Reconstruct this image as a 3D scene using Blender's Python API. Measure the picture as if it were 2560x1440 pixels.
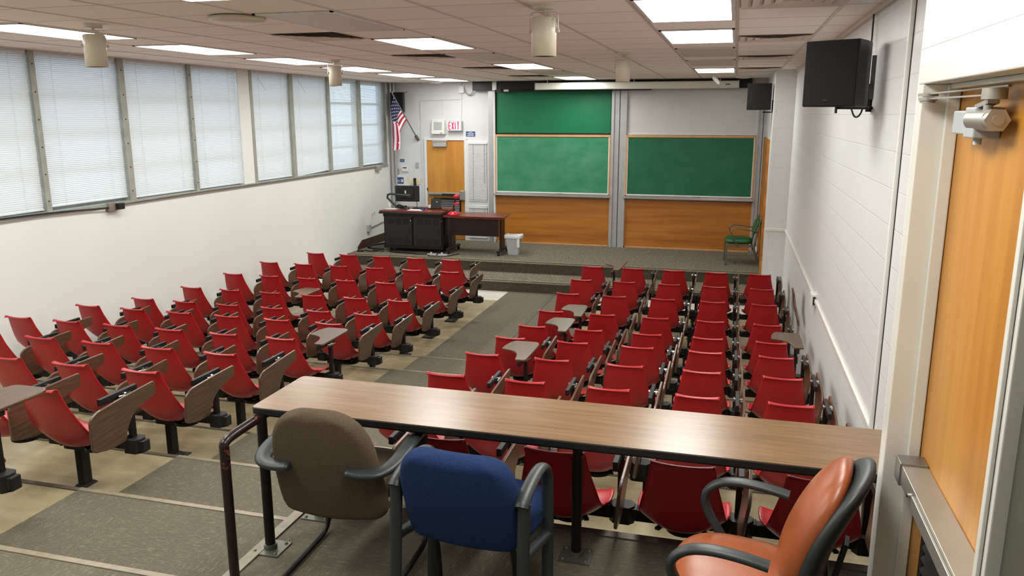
import bpy, math, random
from mathutils import Vector, Matrix
random.seed(7)
for o in list(bpy.data.objects): bpy.data.objects.remove(o)
SC = bpy.context.scene
COL = SC.collection

# ------------------------------------------------------------------ camera
cd = bpy.data.cameras.new('camera'); cam = bpy.data.objects.new('camera', cd); COL.objects.link(cam)
SC.camera = cam
yaw, pitch, roll = math.radians(15.418), math.radians(-12.252), math.radians(-0.0745)
fw = Vector((-math.sin(yaw)*math.cos(pitch), math.cos(yaw)*math.cos(pitch), math.sin(pitch)))
rt = Vector((math.cos(yaw), math.sin(yaw), 0)); up = rt.cross(fw)
rt2 = rt*math.cos(roll) + up*math.sin(roll); up2 = -rt*math.sin(roll) + up*math.cos(roll)
M = Matrix((rt2, up2, -fw)).transposed().to_4x4()
cam.matrix_world = M
cd.sensor_width = 36; cd.lens = 36*1987.5/2560; cd.clip_start = 0.05; cd.clip_end = 200

# ------------------------------------------------------------------ world, view, light levels
W = bpy.data.worlds.new('world'); SC.world = W; W.use_nodes = True
bgn = W.node_tree.nodes['Background']
bgn.inputs[0].default_value = (0.74, 0.85, 1.0, 1); bgn.inputs[1].default_value = 1.6
vs = SC.view_settings
vs.view_transform = 'Standard'; vs.look = 'None'; vs.gamma = 1; vs.use_curve_mapping = False
vs.exposure = 0.72
PANEL = 11.5          # radiance of the fluorescent lenses

# ------------------------------------------------------------------ room numbers (metres, eye of the camera = origin)
H = 0.68                                   # ceiling
XL, XR, XN, XC = -7.2, 0.863, 0.57, 0.557  # left wall, right wall, near door wall, recess wall
YF, YB, YC = 16.23, -1.2, 13.233           # front wall, back wall, block column face
GX, GY, TX, TY = -0.028, 6.879, 0.642, 0.626   # ceiling grid
TB = [9.02, 8.13, 7.2, 6.24, 5.34, 4.46, 3.59, 2.73]              # riser lines, stage side first
TZ = [-3.048, -2.995, -2.885, -2.785, -2.675, -2.55, -2.375, -2.21, -2.06]
ZS1, ZS, YS1, YS = -2.85, -2.645, 13.22, 13.98   # lower step, stage floor, their front edges
ZP, YP, XP = -2.06, 3.66, -2.14            # back platform level, front edge, left edge

# ------------------------------------------------------------------ materials
def srgb(r, g, b):
    f = lambda c: c/12.92 if c <= .04045 else ((c+.055)/1.055)**2.4
    return (f(r/255), f(g/255), f(b/255), 1)
class NT:
    def __init__(s, name):
        m = bpy.data.materials.new(name); m.use_nodes = True; s.m = m; s.t = m.node_tree
        s.b = s.t.nodes['Principled BSDF']; s.out = s.t.nodes['Material Output']
    def n(s, typ, **kw):
        x = s.t.nodes.new(typ)
        for k, v in kw.items():
            if k.startswith('i_'): x.inputs[k[2:].replace('_', ' ')].default_value = v
            elif k.startswith('i') and k[1:].isdigit(): x.inputs[int(k[1:])].default_value = v
            else: setattr(x, k, v)
        return x
    def l(s, a, b): s.t.links.new(a, b)
    def coord(s, scale=(1, 1, 1), rot=(0, 0, 0)):
        tc = s.n('ShaderNodeTexCoord'); mp = s.n('ShaderNodeMapping')
        mp.inputs['Scale'].default_value = scale; mp.inputs['Rotation'].default_value = rot
        s.l(tc.outputs['Object'], mp.inputs['Vector']); return mp.outputs[0]
    def noise(s, vec, scale, detail=3, rough=.5):
        x = s.n('ShaderNodeTexNoise'); x.inputs['Scale'].default_value = scale
        x.inputs['Detail'].default_value = detail; x.inputs['Roughness'].default_value = rough
        s.l(vec, x.inputs['Vector']); return x.outputs['Fac']
    def ramp(s, fac, stops, interp='LINEAR'):
        x = s.n('ShaderNodeValToRGB'); x.color_ramp.interpolation = interp
        e = x.color_ramp.elements
        e[0].position, e[0].color = stops[0]; e[1].position, e[1].color = stops[-1]
        for p, c in stops[1:-1]:
            q = e.new(p); q.color = c
        s.l(fac, x.inputs[0]); return x.outputs[0]
    def math(s, op, a, b=None, clamp=False):
        x = s.n('ShaderNodeMath', operation=op, use_clamp=clamp)
        for i, v in enumerate((a, b)):
            if v is None: continue
            if isinstance(v, (int, float)): x.inputs[i].default_value = v
            else: s.l(v, x.inputs[i])
        return x.outputs[0]
    def mix(s, fac, a, b, blend='MIX'):
        x = s.n('ShaderNodeMix', data_type='RGBA', blend_type=blend)
        for i, v in ((0, fac), (6, a), (7, b)):
            if isinstance(v, (int, float, tuple)): x.inputs[i].default_value = v
            else: s.l(v, x.inputs[i])
        return x.outputs[2]
    def bump(s, h, strength=.3, dist=.01):
        x = s.n('ShaderNodeBump'); x.inputs['Strength'].default_value = strength; x.inputs['Distance'].default_value = dist
        s.l(h, x.inputs['Height']); s.l(x.outputs[0], s.b.inputs['Normal'])
    def set(s, col=None, rough=.5, metal=0, spec=.5, **kw):
        if col is not None:
            if isinstance(col, tuple): s.b.inputs['Base Color'].default_value = col
            else: s.l(col, s.b.inputs['Base Color'])
        if isinstance(rough, (int, float)): s.b.inputs['Roughness'].default_value = rough
        else: s.l(rough, s.b.inputs['Roughness'])
        s.b.inputs['Metallic'].default_value = metal
        s.b.inputs['Specular IOR Level'].default_value = spec
        return s
MT = {}
def flat(name, col, rough=.5, metal=0, spec=.5, vary=.0, nscale=6, bump=0, bscale=60):
    t = NT(name)
    c = t.coord()
    if vary:
        f = t.noise(c, nscale, 4)
        a = tuple(max(0, x*(1-vary)) for x in col[:3])+(1,); b = tuple(min(1, x*(1+vary)) for x in col[:3])+(1,)
        t.set(t.ramp(f, [(.3, a), (.7, b)]), rough, metal, spec)
    else: t.set(col, rough, metal, spec)
    if bump: t.bump(t.noise(c, bscale, 3), bump, .002)
    MT[name] = t.m; return t.m

flat('plaster', srgb(220, 223, 219), .75, vary=.03, nscale=.7, bump=.15, bscale=25, spec=.3)
flat('paint_white', srgb(226, 226, 222), .45, vary=.03, nscale=5, bump=.1, bscale=30)
flat('paint_gloss', srgb(218, 216, 208), .3, vary=.04, nscale=4)
flat('front_wall', srgb(205, 208, 208), .6, vary=.03, nscale=1.2, bump=.1, bscale=20)
flat('grey_trim', srgb(176, 178, 178), .35, metal=.35, vary=.05)
flat('white_trim', srgb(215, 217, 216), .4, vary=.03)
flat('mullion', srgb(148, 150, 140), .55, vary=.12, nscale=9)
flat('sill_grime', srgb(120, 114, 100), .7, vary=.2, nscale=14)
flat('black_metal', srgb(15, 13, 12), .45, spec=.35)
flat('black_worn', srgb(34, 33, 32), .45, metal=.35, vary=.25, nscale=12)
flat('black_plastic', srgb(16, 17, 18), .5, bump=.2, bscale=200)
flat('dark_cloth', srgb(5, 5, 7), .95, bump=.3, bscale=300)
flat('arm_plastic', srgb(38, 44, 46), .42, bump=.1, bscale=200)
flat('steel', srgb(150, 150, 148), .32, metal=.9, vary=.1)
flat('chrome', srgb(190, 190, 188), .15, metal=1)
flat('brushed', srgb(168, 164, 156), .4, metal=.7, vary=.06)
flat('grey_plastic', srgb(164, 168, 168), .5, vary=.03)
flat('white_plastic', srgb(214, 214, 208), .45)
flat('beige_enamel', srgb(205, 198, 178), .4, vary=.02)
flat('dark_inside', srgb(12, 10, 10), .8)
flat('red_gloss', srgb(200, 24, 48), .25)
flat('red_text', srgb(205, 30, 50), .5)
flat('blue_sign', srgb(28, 66, 130), .5)
flat('cream_plate', srgb(220, 210, 170), .5)
flat('baseboard', srgb(62, 42, 34), .5, vary=.1)
flat('mahogany_dark', srgb(26, 11, 10), .35, vary=.15)
flat('green_vinyl', srgb(22, 84, 42), .45, vary=.1, nscale=9)
flat('aged_steel', srgb(110, 112, 100), .4, metal=.6, vary=.08)
flat('tan_grid', srgb(196, 186, 172), .5)
flat('grid_gap', srgb(186, 172, 160), .8)
flat('nosing', srgb(138, 130, 110), .45, vary=.15, nscale=20)
flat('nosing_dark', srgb(92, 84, 72), .5, vary=.2, nscale=20)
flat('cover_strip', srgb(84, 82, 68), .6)
flat('tray_alu', srgb(172, 168, 160), .35, metal=.6, vary=.05)
flat('oak_frame', srgb(196, 150, 104), .45, vary=.08, nscale=12)
flat('projector_white', srgb(222, 222, 214), .45, vary=.02)
flat('grey_board', srgb(202, 203, 202), .3, vary=.02, nscale=2)
flat('unlit_lens', srgb(204, 196, 186), .5)
flat('vent_metal', srgb(206, 194, 180), .5)
flat('silver_label', srgb(200, 200, 200), .5)

def wood(name, c1, c2, c3, axis, rough=.35, sc=1.0, spec=.5, fine=60):
    t = NT(name)
    s = [16*sc]*3; s[axis] = 1.1*sc
    c = t.coord(tuple(s))
    w = t.noise(c, 1.6, 5, .6)
    s2 = [fine*sc*2]*3; s2[axis] = 3*sc
    c2_ = t.coord(tuple(s2)); f = t.noise(c2_, 2, 3, .6)
    col = t.ramp(w, [(.3, c1), (.5, c2), (.68, c3)])
    col = t.mix(t.math('MULTIPLY', f, .35), col, tuple(x*.55 for x in c1[:3])+(1,))
    t.set(col, rough, 0, spec); MT[name] = t.m
wood('table_laminate', srgb(104, 76, 48), srgb(120, 90, 58), srgb(134, 102, 70), 0, .27, 1.7, .6)
wood('tablet_laminate', srgb(78, 56, 40), srgb(94, 70, 50), srgb(108, 84, 62), 1, .3, 2.2)
wood('door_wood', srgb(178, 118, 40), srgb(196, 134, 52), srgb(206, 148, 66), 2, .38, .35, fine=30)
wood('panel_wood', srgb(150, 88, 26), srgb(180, 112, 38), srgb(196, 130, 52), 0, .4, .3, fine=20)
wood('desk_top', srgb(92, 36, 24), srgb(118, 52, 36), srgb(136, 66, 46), 0, .3, 1.0)

t = NT('red_shell'); c = t.coord()
t.set(t.ramp(t.noise(c, 3, 2), [(.35, srgb(160, 22, 31)), (.7, srgb(173, 29, 38))]), t.ramp(t.noise(c, 120, 2), [(.3, (.30,)*3+(1,)), (.7, (.42,)*3+(1,))]), 0, .5)
t.bump(t.noise(c, 500, 2), .12, .0006); MT['red_shell'] = t.m

def cmu(name, col, uv, bw=.4064, bh=.2032, strength=.6):
    t = NT(name); tc = t.n('ShaderNodeTexCoord'); sp = t.n('ShaderNodeSeparateXYZ'); cb = t.n('ShaderNodeCombineXYZ')
    t.l(tc.outputs['Object'], sp.inputs[0]); t.l(sp.outputs[uv[0]], cb.inputs[0]); t.l(sp.outputs[uv[1]], cb.inputs[1])
    b = t.n('ShaderNodeTexBrick'); t.l(cb.outputs[0], b.inputs['Vector'])
    b.inputs['Scale'].default_value = 1; b.inputs['Brick Width'].default_value = bw; b.inputs['Row Height'].default_value = bh
    b.inputs['Mortar Size'].default_value = .0045; b.inputs['Mortar Smooth'].default_value = .4
    n = t.noise(tc.outputs['Object'], 14, 5, .7)
    h = t.math('SUBTRACT', t.math('MULTIPLY', n, .25), b.outputs['Fac'])
    d = tuple(x*.9 for x in col[:3])+(1,)
    t.set(t.mix(t.math('MULTIPLY', b.outputs['Fac'], .6 if strength > .3 else .3), col, d), .42, 0, .4); t.bump(h, strength, .004); MT[name] = t.m
cmu('block_yz', srgb(212, 213, 212), (1, 2), strength=.45); cmu('block_xz', srgb(214, 215, 213), (0, 2), strength=.45)
cmu('front_block', srgb(206, 208, 208), (0, 2), strength=.12)

def carpet(name, base, light, dark, uv, fleck=0):
    t = NT(name); tc = t.n('ShaderNodeTexCoord'); sp = t.n('ShaderNodeSeparateXYZ'); t.l(tc.outputs['Object'], sp.inputs[0])
    def vec(kx, ky, ox):
        cb = t.n('ShaderNodeCombineXYZ')
        t.l(t.math('MULTIPLY_ADD', sp.outputs[uv[0]], kx), cb.inputs[0]); cb.inputs[0].links[0].from_node.inputs[2].default_value = ox
        t.l(t.math('MULTIPLY', sp.outputs[uv[1]], ky), cb.inputs[1]); return cb.outputs[0]
    l1 = t.ramp(t.noise(vec(14, 190, 0), 1, 3, .7), [(.57, (0, 0, 0, 1)), (.66, (1, 1, 1, 1))])
    l2 = t.ramp(t.noise(vec(190, 14, 5), 1, 3, .7), [(.57, (0, 0, 0, 1)), (.66, (1, 1, 1, 1))])
    ck = t.n('ShaderNodeTexChecker'); t.l(vec(1/.6, 1/.6, .3), ck.inputs['Vector']); ck.inputs['Scale'].default_value = 1
    big = t.noise(vec(1, 1, 0), 2.2, 3)
    sel = t.mix(ck.outputs['Fac'], l1, l2)
    oth = t.mix(ck.outputs['Fac'], l2, l1)
    ln = t.math('ADD', t.math('MULTIPLY', sel, .9), t.math('MULTIPLY', oth, .25), True)
    grain = t.noise(tc.outputs['Object'], 330, 2, .7)
    b = t.mix(t.ramp(grain, [(.35, (0, 0, 0, 1)), (.65, (1, 1, 1, 1))]), dark, base)
    b = t.mix(t.math('MULTIPLY', big, .35), b, dark)
    b = t.mix(t.math('MULTIPLY', ln, .6), b, light)
    if fleck: b = t.mix(t.ramp(t.noise(tc.outputs['Object'], 42, 2, .6), [(.60, (0, 0, 0, 1)), (.66, (.8, .8, .8, 1))]), b, light)
    t.set(b, .95, 0, .1); t.bump(grain, .5, .004); MT[name] = t.m
carpet('carpet', srgb(122, 116, 99), srgb(168, 160, 136), srgb(86, 81, 69), (0, 1))
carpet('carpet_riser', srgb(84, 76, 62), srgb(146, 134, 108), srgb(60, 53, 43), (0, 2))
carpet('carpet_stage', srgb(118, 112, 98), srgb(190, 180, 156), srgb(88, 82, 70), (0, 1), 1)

def vct(name, c1, c2, c3):
    t = NT(name); c = t.coord((1, 3, 1)); a = t.noise(c, 1.3, 5, .65)
    c9 = t.coord((5, 40, 1)); s = t.noise(c9, 2, 4, .7)
    col = t.ramp(a, [(.3, c1), (.5, c2), (.72, c3)])
    col = t.mix(t.ramp(s, [(.62, (0, 0, 0, 1)), (.75, (.5, .5, .5, 1))]), col, c3)
    tc = t.n('ShaderNodeTexCoord'); b = t.n('ShaderNodeTexBrick', offset=0.0); t.l(tc.outputs['Object'], b.inputs['Vector'])
    b.inputs['Scale'].default_value = 1; b.inputs['Brick Width'].default_value = .305; b.inputs['Row Height'].default_value = .305
    b.inputs['Mortar Size'].default_value = .0012
    col = t.mix(t.math('MULTIPLY', b.outputs['Fac'], .35), col, c1)
    t.set(col, t.ramp(a, [(.3, (.34,)*3+(1,)), (.7, (.22,)*3+(1,))]), 0, .5); MT[name] = t.m
vct('tile_beige', srgb(136, 123, 96), srgb(158, 145, 116), srgb(176, 165, 136))
vct('tile_white', srgb(200, 194, 184), srgb(214, 210, 200), srgb(224, 222, 214))

t = NT('ceiling_tile'); c = t.coord(); f1 = t.noise(c, 150, 3, .7)
tc = t.n('ShaderNodeTexCoord'); mp = t.n('ShaderNodeMapping'); mp.inputs['Location'].default_value = (-GX/TX, -GY/TY, 0); mp.inputs['Scale'].default_value = (1/TX, 1/TY, 0)
t.l(tc.outputs['Object'], mp.inputs[0]); fl = t.n('ShaderNodeVectorMath', operation='FLOOR'); t.l(mp.outputs[0], fl.inputs[0])
wn = t.n('ShaderNodeTexWhiteNoise', noise_dimensions='3D'); t.l(fl.outputs[0], wn.inputs['Vector'])
col = t.ramp(f1, [(.30, srgb(216, 210, 202)), (.36, srgb(238, 234, 226)), (.7, srgb(242, 238, 230))])
col = t.mix(t.math('MULTIPLY', wn.outputs['Value'], .14), col, srgb(214, 206, 198))
t.set(col, .9, 0, .15); t.bump(f1, .35, .003); MT['ceiling_tile'] = t.m

def board(name, base, dust, amt):
    t = NT(name); c = t.coord((1, 1, 1.6)); a = t.noise(c, 2.2, 5, .6)
    c2 = t.coord((3, 1, 14), (0, .25, 0)); s = t.noise(c2, 1.5, 6, .75)
    f = t.math('MULTIPLY', t.ramp(a, [(.35, (0, 0, 0, 1)), (.8, (1, 1, 1, 1))]), amt)
    f = t.math('ADD', f, t.math('MULTIPLY', t.ramp(s, [(.6, (0, 0, 0, 1)), (.8, (1, 1, 1, 1))]), amt*.7), True)
    t.set(t.mix(f, base, dust), .5, 0, .3); MT[name] = t.m
board('chalkboard_dusty', srgb(44, 126, 88), srgb(130, 176, 152), .32)
board('chalkboard_clean', srgb(10, 106, 68), srgb(80, 150, 116), .10)
board('chalkboard_dark', srgb(24, 96, 64), srgb(90, 140, 116), .22)

def fabric(name, c1, c2, sc=260):
    t = NT(name); c = t.coord(); f = t.noise(c, sc, 3, .8); v = t.n('ShaderNodeTexVoronoi'); v.inputs['Scale'].default_value = sc*1.3
    t.l(c, v.inputs['Vector'])
    t.set(t.ramp(f, [(.35, c1), (.7, c2)]), .95, 0, .15); t.bump(v.outputs['Distance'], .35, .002); MT[name] = t.m
fabric('brown_fabric', srgb(70, 60, 47), srgb(102, 88, 69)); fabric('blue_fabric', srgb(20, 36, 68), srgb(38, 60, 102))
t = NT('orange_leather'); c = t.coord()
t.set(t.ramp(t.noise(c, 5, 4), [(.3, srgb(136, 68, 34)), (.7, srgb(156, 84, 46))]), .33, 0, .5); t.bump(t.noise(c, 90, 4), .12, .002); MT['orange_leather'] = t.m
t = NT('worn_rail'); c = t.coord(); n1 = t.noise(c, 18, 6, .75); sp = t.n('ShaderNodeSeparateXYZ'); t.l(c, sp.inputs[0])
up_ = t.math('GREATER_THAN', sp.outputs[2], -1.52)
f = t.math('MULTIPLY', up_, t.ramp(n1, [(.60, (0, 0, 0, 1)), (.64, (1, 1, 1, 1))]))
t.set(t.mix(f, srgb(34, 20, 18), srgb(134, 62, 50)), .25, .1, .5); MT['worn_rail'] = t.m
t = NT('slat_white'); t.set(srgb(208, 210, 208), .5, 0, .4); t.b.inputs['Transmission Weight'].default_value = 0
tr = t.n('ShaderNodeBsdfTranslucent'); tr.inputs[0].default_value = (.85, .88, .9, 1); mx = t.n('ShaderNodeMixShader'); mx.inputs[0].default_value = .16
t.l(t.b.outputs[0], mx.inputs[1]); t.l(tr.outputs[0], mx.inputs[2]); t.l(mx.outputs[0], t.out.inputs[0]); MT['slat_white'] = t.m
t = NT('pane_glass'); tp = t.n('ShaderNodeBsdfTransparent'); tp.inputs[0].default_value = (.9, .95, .97, 1); gl = t.n('ShaderNodeBsdfGlossy'); gl.inputs['Roughness'].default_value = .05
mx = t.n('ShaderNodeMixShader'); mx.inputs[0].default_value = .07; t.l(tp.outputs[0], mx.inputs[1]); t.l(gl.outputs[0], mx.inputs[2]); t.l(mx.outputs[0], t.out.inputs[0]); MT['pane_glass'] = t.m
def emit(name, col, s):
    t = NT(name); e = t.n('ShaderNodeEmission'); e.inputs[0].default_value = col; e.inputs[1].default_value = s
    g = t.n('ShaderNodeNewGeometry'); mx = t.n('ShaderNodeMixShader'); t.l(g.outputs['Backfacing'], mx.inputs[0]); t.l(e.outputs[0], mx.inputs[1]); t.l(t.b.outputs[0], mx.inputs[2])
    t.l(mx.outputs[0], t.out.inputs[0]); MT[name] = t.m
emit('lamp_lens', (1, .99, .935, 1), PANEL)
emit('exit_face', (1, .93, .9, 1), 1.0)
def glow_red():
    t = NT('exit_letters'); e = t.n('ShaderNodeEmission'); e.inputs[0].default_value = (.9, .04, .1, 1); e.inputs[1].default_value = .9; t.l(e.outputs[0], t.out.inputs[0]); MT['exit_letters'] = t.m
glow_red()

# ------------------------------------------------------------------ mesh helpers
class MB:
    def __init__(s): s.v = []; s.f = []; s.mi = []; s.sm = []
    def add(s, vs, fs, mi=0, smooth=False):
        o = len(s.v); s.v += [tuple(v) for v in vs]
        for f in fs: s.f.append([i+o for i in f]); s.mi.append(mi); s.sm.append(smooth)
        return s
    def box(s, a, b, mi=0):
        x0, y0, z0 = (min(a[i], b[i]) for i in range(3)); x1, y1, z1 = (max(a[i], b[i]) for i in range(3))
        v = [(x0,y0,z0),(x1,y0,z0),(x1,y1,z0),(x0,y1,z0),(x0,y0,z1),(x1,y0,z1),(x1,y1,z1),(x0,y1,z1)]
        return s.add(v, [(0,3,2,1),(4,5,6,7),(0,1,5,4),(1,2,6,5),(2,3,7,6),(3,0,4,7)], mi)
    def cbox(s, c, d, mi=0, m=None):
        v = [Vector((sx*d[0]/2, sy*d[1]/2, sz*d[2]/2)) for sz in (-1, 1) for sx, sy in ((-1,-1),(1,-1),(1,1),(-1,1))]
        v = [(m @ p if m else p)+Vector(c) for p in v]
        return s.add(v, [(0,3,2,1),(4,5,6,7),(0,1,5,4),(1,2,6,5),(2,3,7,6),(3,0,4,7)], mi)
    def bar(s, p, q, w, h=None, mi=0, upv=(0, 0, 1)):
        p, q = Vector(p), Vector(q); h = h or w; d = (q-p).normalized(); u = Vector(upv)
        if abs(d.dot(u)) > .98: u = Vector((0, 1, 0))
        x = d.cross(u).normalized(); y = x.cross(d)
        v = []
        for c in (p, q):
            for sx, sy in ((-1,-1),(1,-1),(1,1),(-1,1)): v.append(c + x*sx*w/2 + y*sy*h/2)
        return s.add(v, [(0,1,2,3),(7,6,5,4),(0,4,5,1),(1,5,6,2),(2,6,7,3),(3,7,4,0)], mi)
    def tube(s, pts, r, n=10, mi=0, cap=True, rfun=None, flatten=None):
        pts = [Vector(p) for p in pts]; rings = []; prev = None
        for i, p in enumerate(pts):
            d = ((pts[min(i+1, len(pts)-1)]-p).normalized() + (p-pts[max(i-1, 0)]).normalized())
            if d.length < 1e-6: d = Vector((0, 0, 1))
            d.normalize()
            if prev is None:
                u = Vector((0, 0, 1)) if abs(d.z) < .9 else Vector((0, 1, 0))
                if flatten: u = Vector(flatten[2])
                x = d.cross(u).normalized()
            else:
                x = (prev - d*prev.dot(d)).normalized()
            y = x.cross(d); prev = x
            rr = r if rfun is None else rfun(i/(len(pts)-1))
            ax, ay = (rr, rr) if not flatten else (rr*flatten[0], rr*flatten[1])
            rings.append([p + x*math.cos(a)*ax + y*math.sin(a)*ay for a in (2*math.pi*k/n for k in range(n))])
        v = [q for R in rings for q in R]; f = []
        for i in range(len(pts)-1):
            for k in range(n): f.append((i*n+k, (i+1)*n+k, (i+1)*n+(k+1) % n, i*n+(k+1) % n))
        s.add(v, f, mi, True)
        if cap: s.add(rings[0], [tuple(range(n))], mi); s.add(rings[-1], [tuple(range(n))[::-1]], mi)
        return s
    def cyl(s, p, q, r, n=20, mi=0, r2=None):
        return s.tube([p, q], r, n, mi, True, (lambda t: r+(r2-r)*t) if r2 is not None else None)
    def prism(s, poly, z0, z1, m=None, mi=0):
        n = len(poly); v = [Vector((x, y, z0)) for x, y in poly]+[Vector((x, y, z1)) for x, y in poly]
        if m: v = [m @ p for p in v]
        area = sum(poly[i][0]*poly[(i+1) % n][1]-poly[(i+1) % n][0]*poly[i][1] for i in range(n))
        f = [tuple(range(n))[::-1], tuple(range(n, 2*n))]+[(i, (i+1) % n, n+(i+1) % n, n+i) for i in range(n)]
        if area < 0: f = [t_[::-1] for t_ in f]
        return s.add(v, f, mi)
    def lathe(s, prof, c=(0, 0, 0), n=32, mi=0, smooth=True):
        v = [(c[0]+r*math.cos(2*math.pi*k/n), c[1]+r*math.sin(2*math.pi*k/n), c[2]+z) for r, z in prof for k in range(n)]
        f = [(i*n+k, i*n+(k+1) % n, (i+1)*n+(k+1) % n, (i+1)*n+k) for i in range(len(prof)-1) for k in range(n)]
        return s.add(v, f, mi, smooth)
    def grid(s, P, thick=None, mi=0, smooth=True):
        """P[i][j] points; a sheet, optionally given thickness along its normals"""
        a, b = len(P), len(P[0]); P = [[Vector(q) for q in r] for r in P]
        def nrm(i, j):
            d1 = P[min(i+1, a-1)][j]-P[max(i-1, 0)][j]; d2 = P[i][min(j+1, b-1)]-P[i][max(j-1, 0)]
            n = d1.cross(d2); return n.normalized() if n.length > 1e-12 else Vector((0, 0, 1))
        v = [P[i][j] for i in range(a) for j in range(b)]
        f = [(i*b+j, (i+1)*b+j, (i+1)*b+j+1, i*b+j+1) for i in range(a-1) for j in range(b-1)]
        if thick:
            N = a*b; v2 = [P[i][j]-nrm(i, j)*thick for i in range(a) for j in range(b)]
            f2 = [tuple(x+N for x in q[::-1]) for q in f]; v += v2
            e = [(j) for j in range(b)]+[i*b+b-1 for i in range(1, a)]+[(a-1)*b+j for j in range(b-2, -1, -1)]+[i*b for i in range(a-2, 0, -1)]
            f = f+f2+[(e[k], e[(k+1) % len(e)], e[(k+1) % len(e)]+N, e[k]+N) for k in range(len(e))]
        return s.add(v, f, mi, smooth)
    def mesh(s, name, mats):
        me = bpy.data.meshes.new(name); me.from_pydata(s.v, [], s.f)
        for m in (mats if isinstance(mats, (list, tuple)) else [mats]): me.materials.append(MT[m])
        me.polygons.foreach_set('material_index', s.mi); me.polygons.foreach_set('use_smooth', s.sm)
        me.update(); return me
def obj(name, mb, mats, parent=None, bevel=0, seg=2, subsurf=0, recalc=False):
    me = mb.mesh(name, mats) if isinstance(mb, MB) else mb
    if recalc:
        import bmesh
        bm = bmesh.new(); bm.from_mesh(me); bmesh.ops.remove_doubles(bm, verts=bm.verts, dist=1e-5); bmesh.ops.recalc_face_normals(bm, faces=bm.faces); bm.to_mesh(me); bm.free()
    o = bpy.data.objects.new(name, me); COL.objects.link(o)
    if parent: o.parent = parent
    if bevel:
        b = o.modifiers.new('bevel', 'BEVEL'); b.width = bevel; b.segments = seg; b.limit_method = 'ANGLE'; b.angle_limit = math.radians(35); b.harden_normals = False
    if subsurf:
        m = o.modifiers.new('sub', 'SUBSURF'); m.levels = subsurf; m.render_levels = subsurf
    return o
def tag(o, label, cat, group=None):
    o['label'] = label; o['category'] = cat
    if group: o['group'] = group
    return o
def thing(name, label, cat, loc=(0, 0, 0), rz=0, group=None):
    o = bpy.data.objects.new(name, None); COL.objects.link(o); o.location = loc; o.rotation_euler = (0, 0, rz); o.empty_display_size = .1
    return tag(o, label, cat, group)
def struct(name, mb, mats, parent=None, **kw):
    o = obj(name, mb, mats, parent, **kw)
    if not parent: o['kind'] = 'structure'
    return o
def chaikin(p, it=2, closed=True):
    for _ in range(it):
        q = []
        for i in range(len(p)):
            a, b = p[i], p[(i+1) % len(p)]
            q += [tuple(a[k]*.75+b[k]*.25 for k in range(len(a))), tuple(a[k]*.25+b[k]*.75 for k in range(len(a)))]
        p = q
    return p
def rpoly(p, r, n=4):
    """round the corners of a closed polygon"""
    out = []
    for i, c in enumerate(p):
        a, b = Vector(p[i-1]), Vector(p[(i+1) % len(p)]); c = Vector(c)
        rr = r[i] if isinstance(r, (list, tuple)) else r
        d1, d2 = (a-c), (b-c); rr = min(rr, d1.length*.45, d2.length*.45)
        s0, s1 = c+d1.normalized()*rr, c+d2.normalized()*rr
        for k in range(n+1):
            t_ = k/n; out.append(tuple((s0*(1-t_)**2 + c*2*t_*(1-t_) + s1*t_*t_)))
    return out
def smooth_path(pts, it=3):
    pts = [tuple(p) for p in pts]
    for _ in range(it):
        q = [pts[0]]
        for i in range(len(pts)-1):
            a, b = pts[i], pts[i+1]
            q += [tuple(a[k]*.75+b[k]*.25 for k in range(3)), tuple(a[k]*.25+b[k]*.75 for k in range(3))]
        q.append(pts[-1]); pts = q
    return pts
def text_mesh(body, size, mat, parent, loc, rot, name='lettering', ext=.002):
    cu = bpy.data.curves.new(name, 'FONT'); cu.body = body; cu.size = size; cu.extrude = ext; cu.align_x = 'CENTER'; cu.align_y = 'CENTER'; cu.offset = size*.012
    o = bpy.data.objects.new('tmp', cu); COL.objects.link(o); bpy.context.view_layer.update()
    me = bpy.data.meshes.new_from_object(o.evaluated_get(bpy.context.evaluated_depsgraph_get())); bpy.data.objects.remove(o)
    me.materials.clear(); me.materials.append(MT[mat]); q = bpy.data.objects.new(name, me); COL.objects.link(q); q.parent = parent
    q.location = loc; q.rotation_euler = rot; return q
R = math.radians

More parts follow.
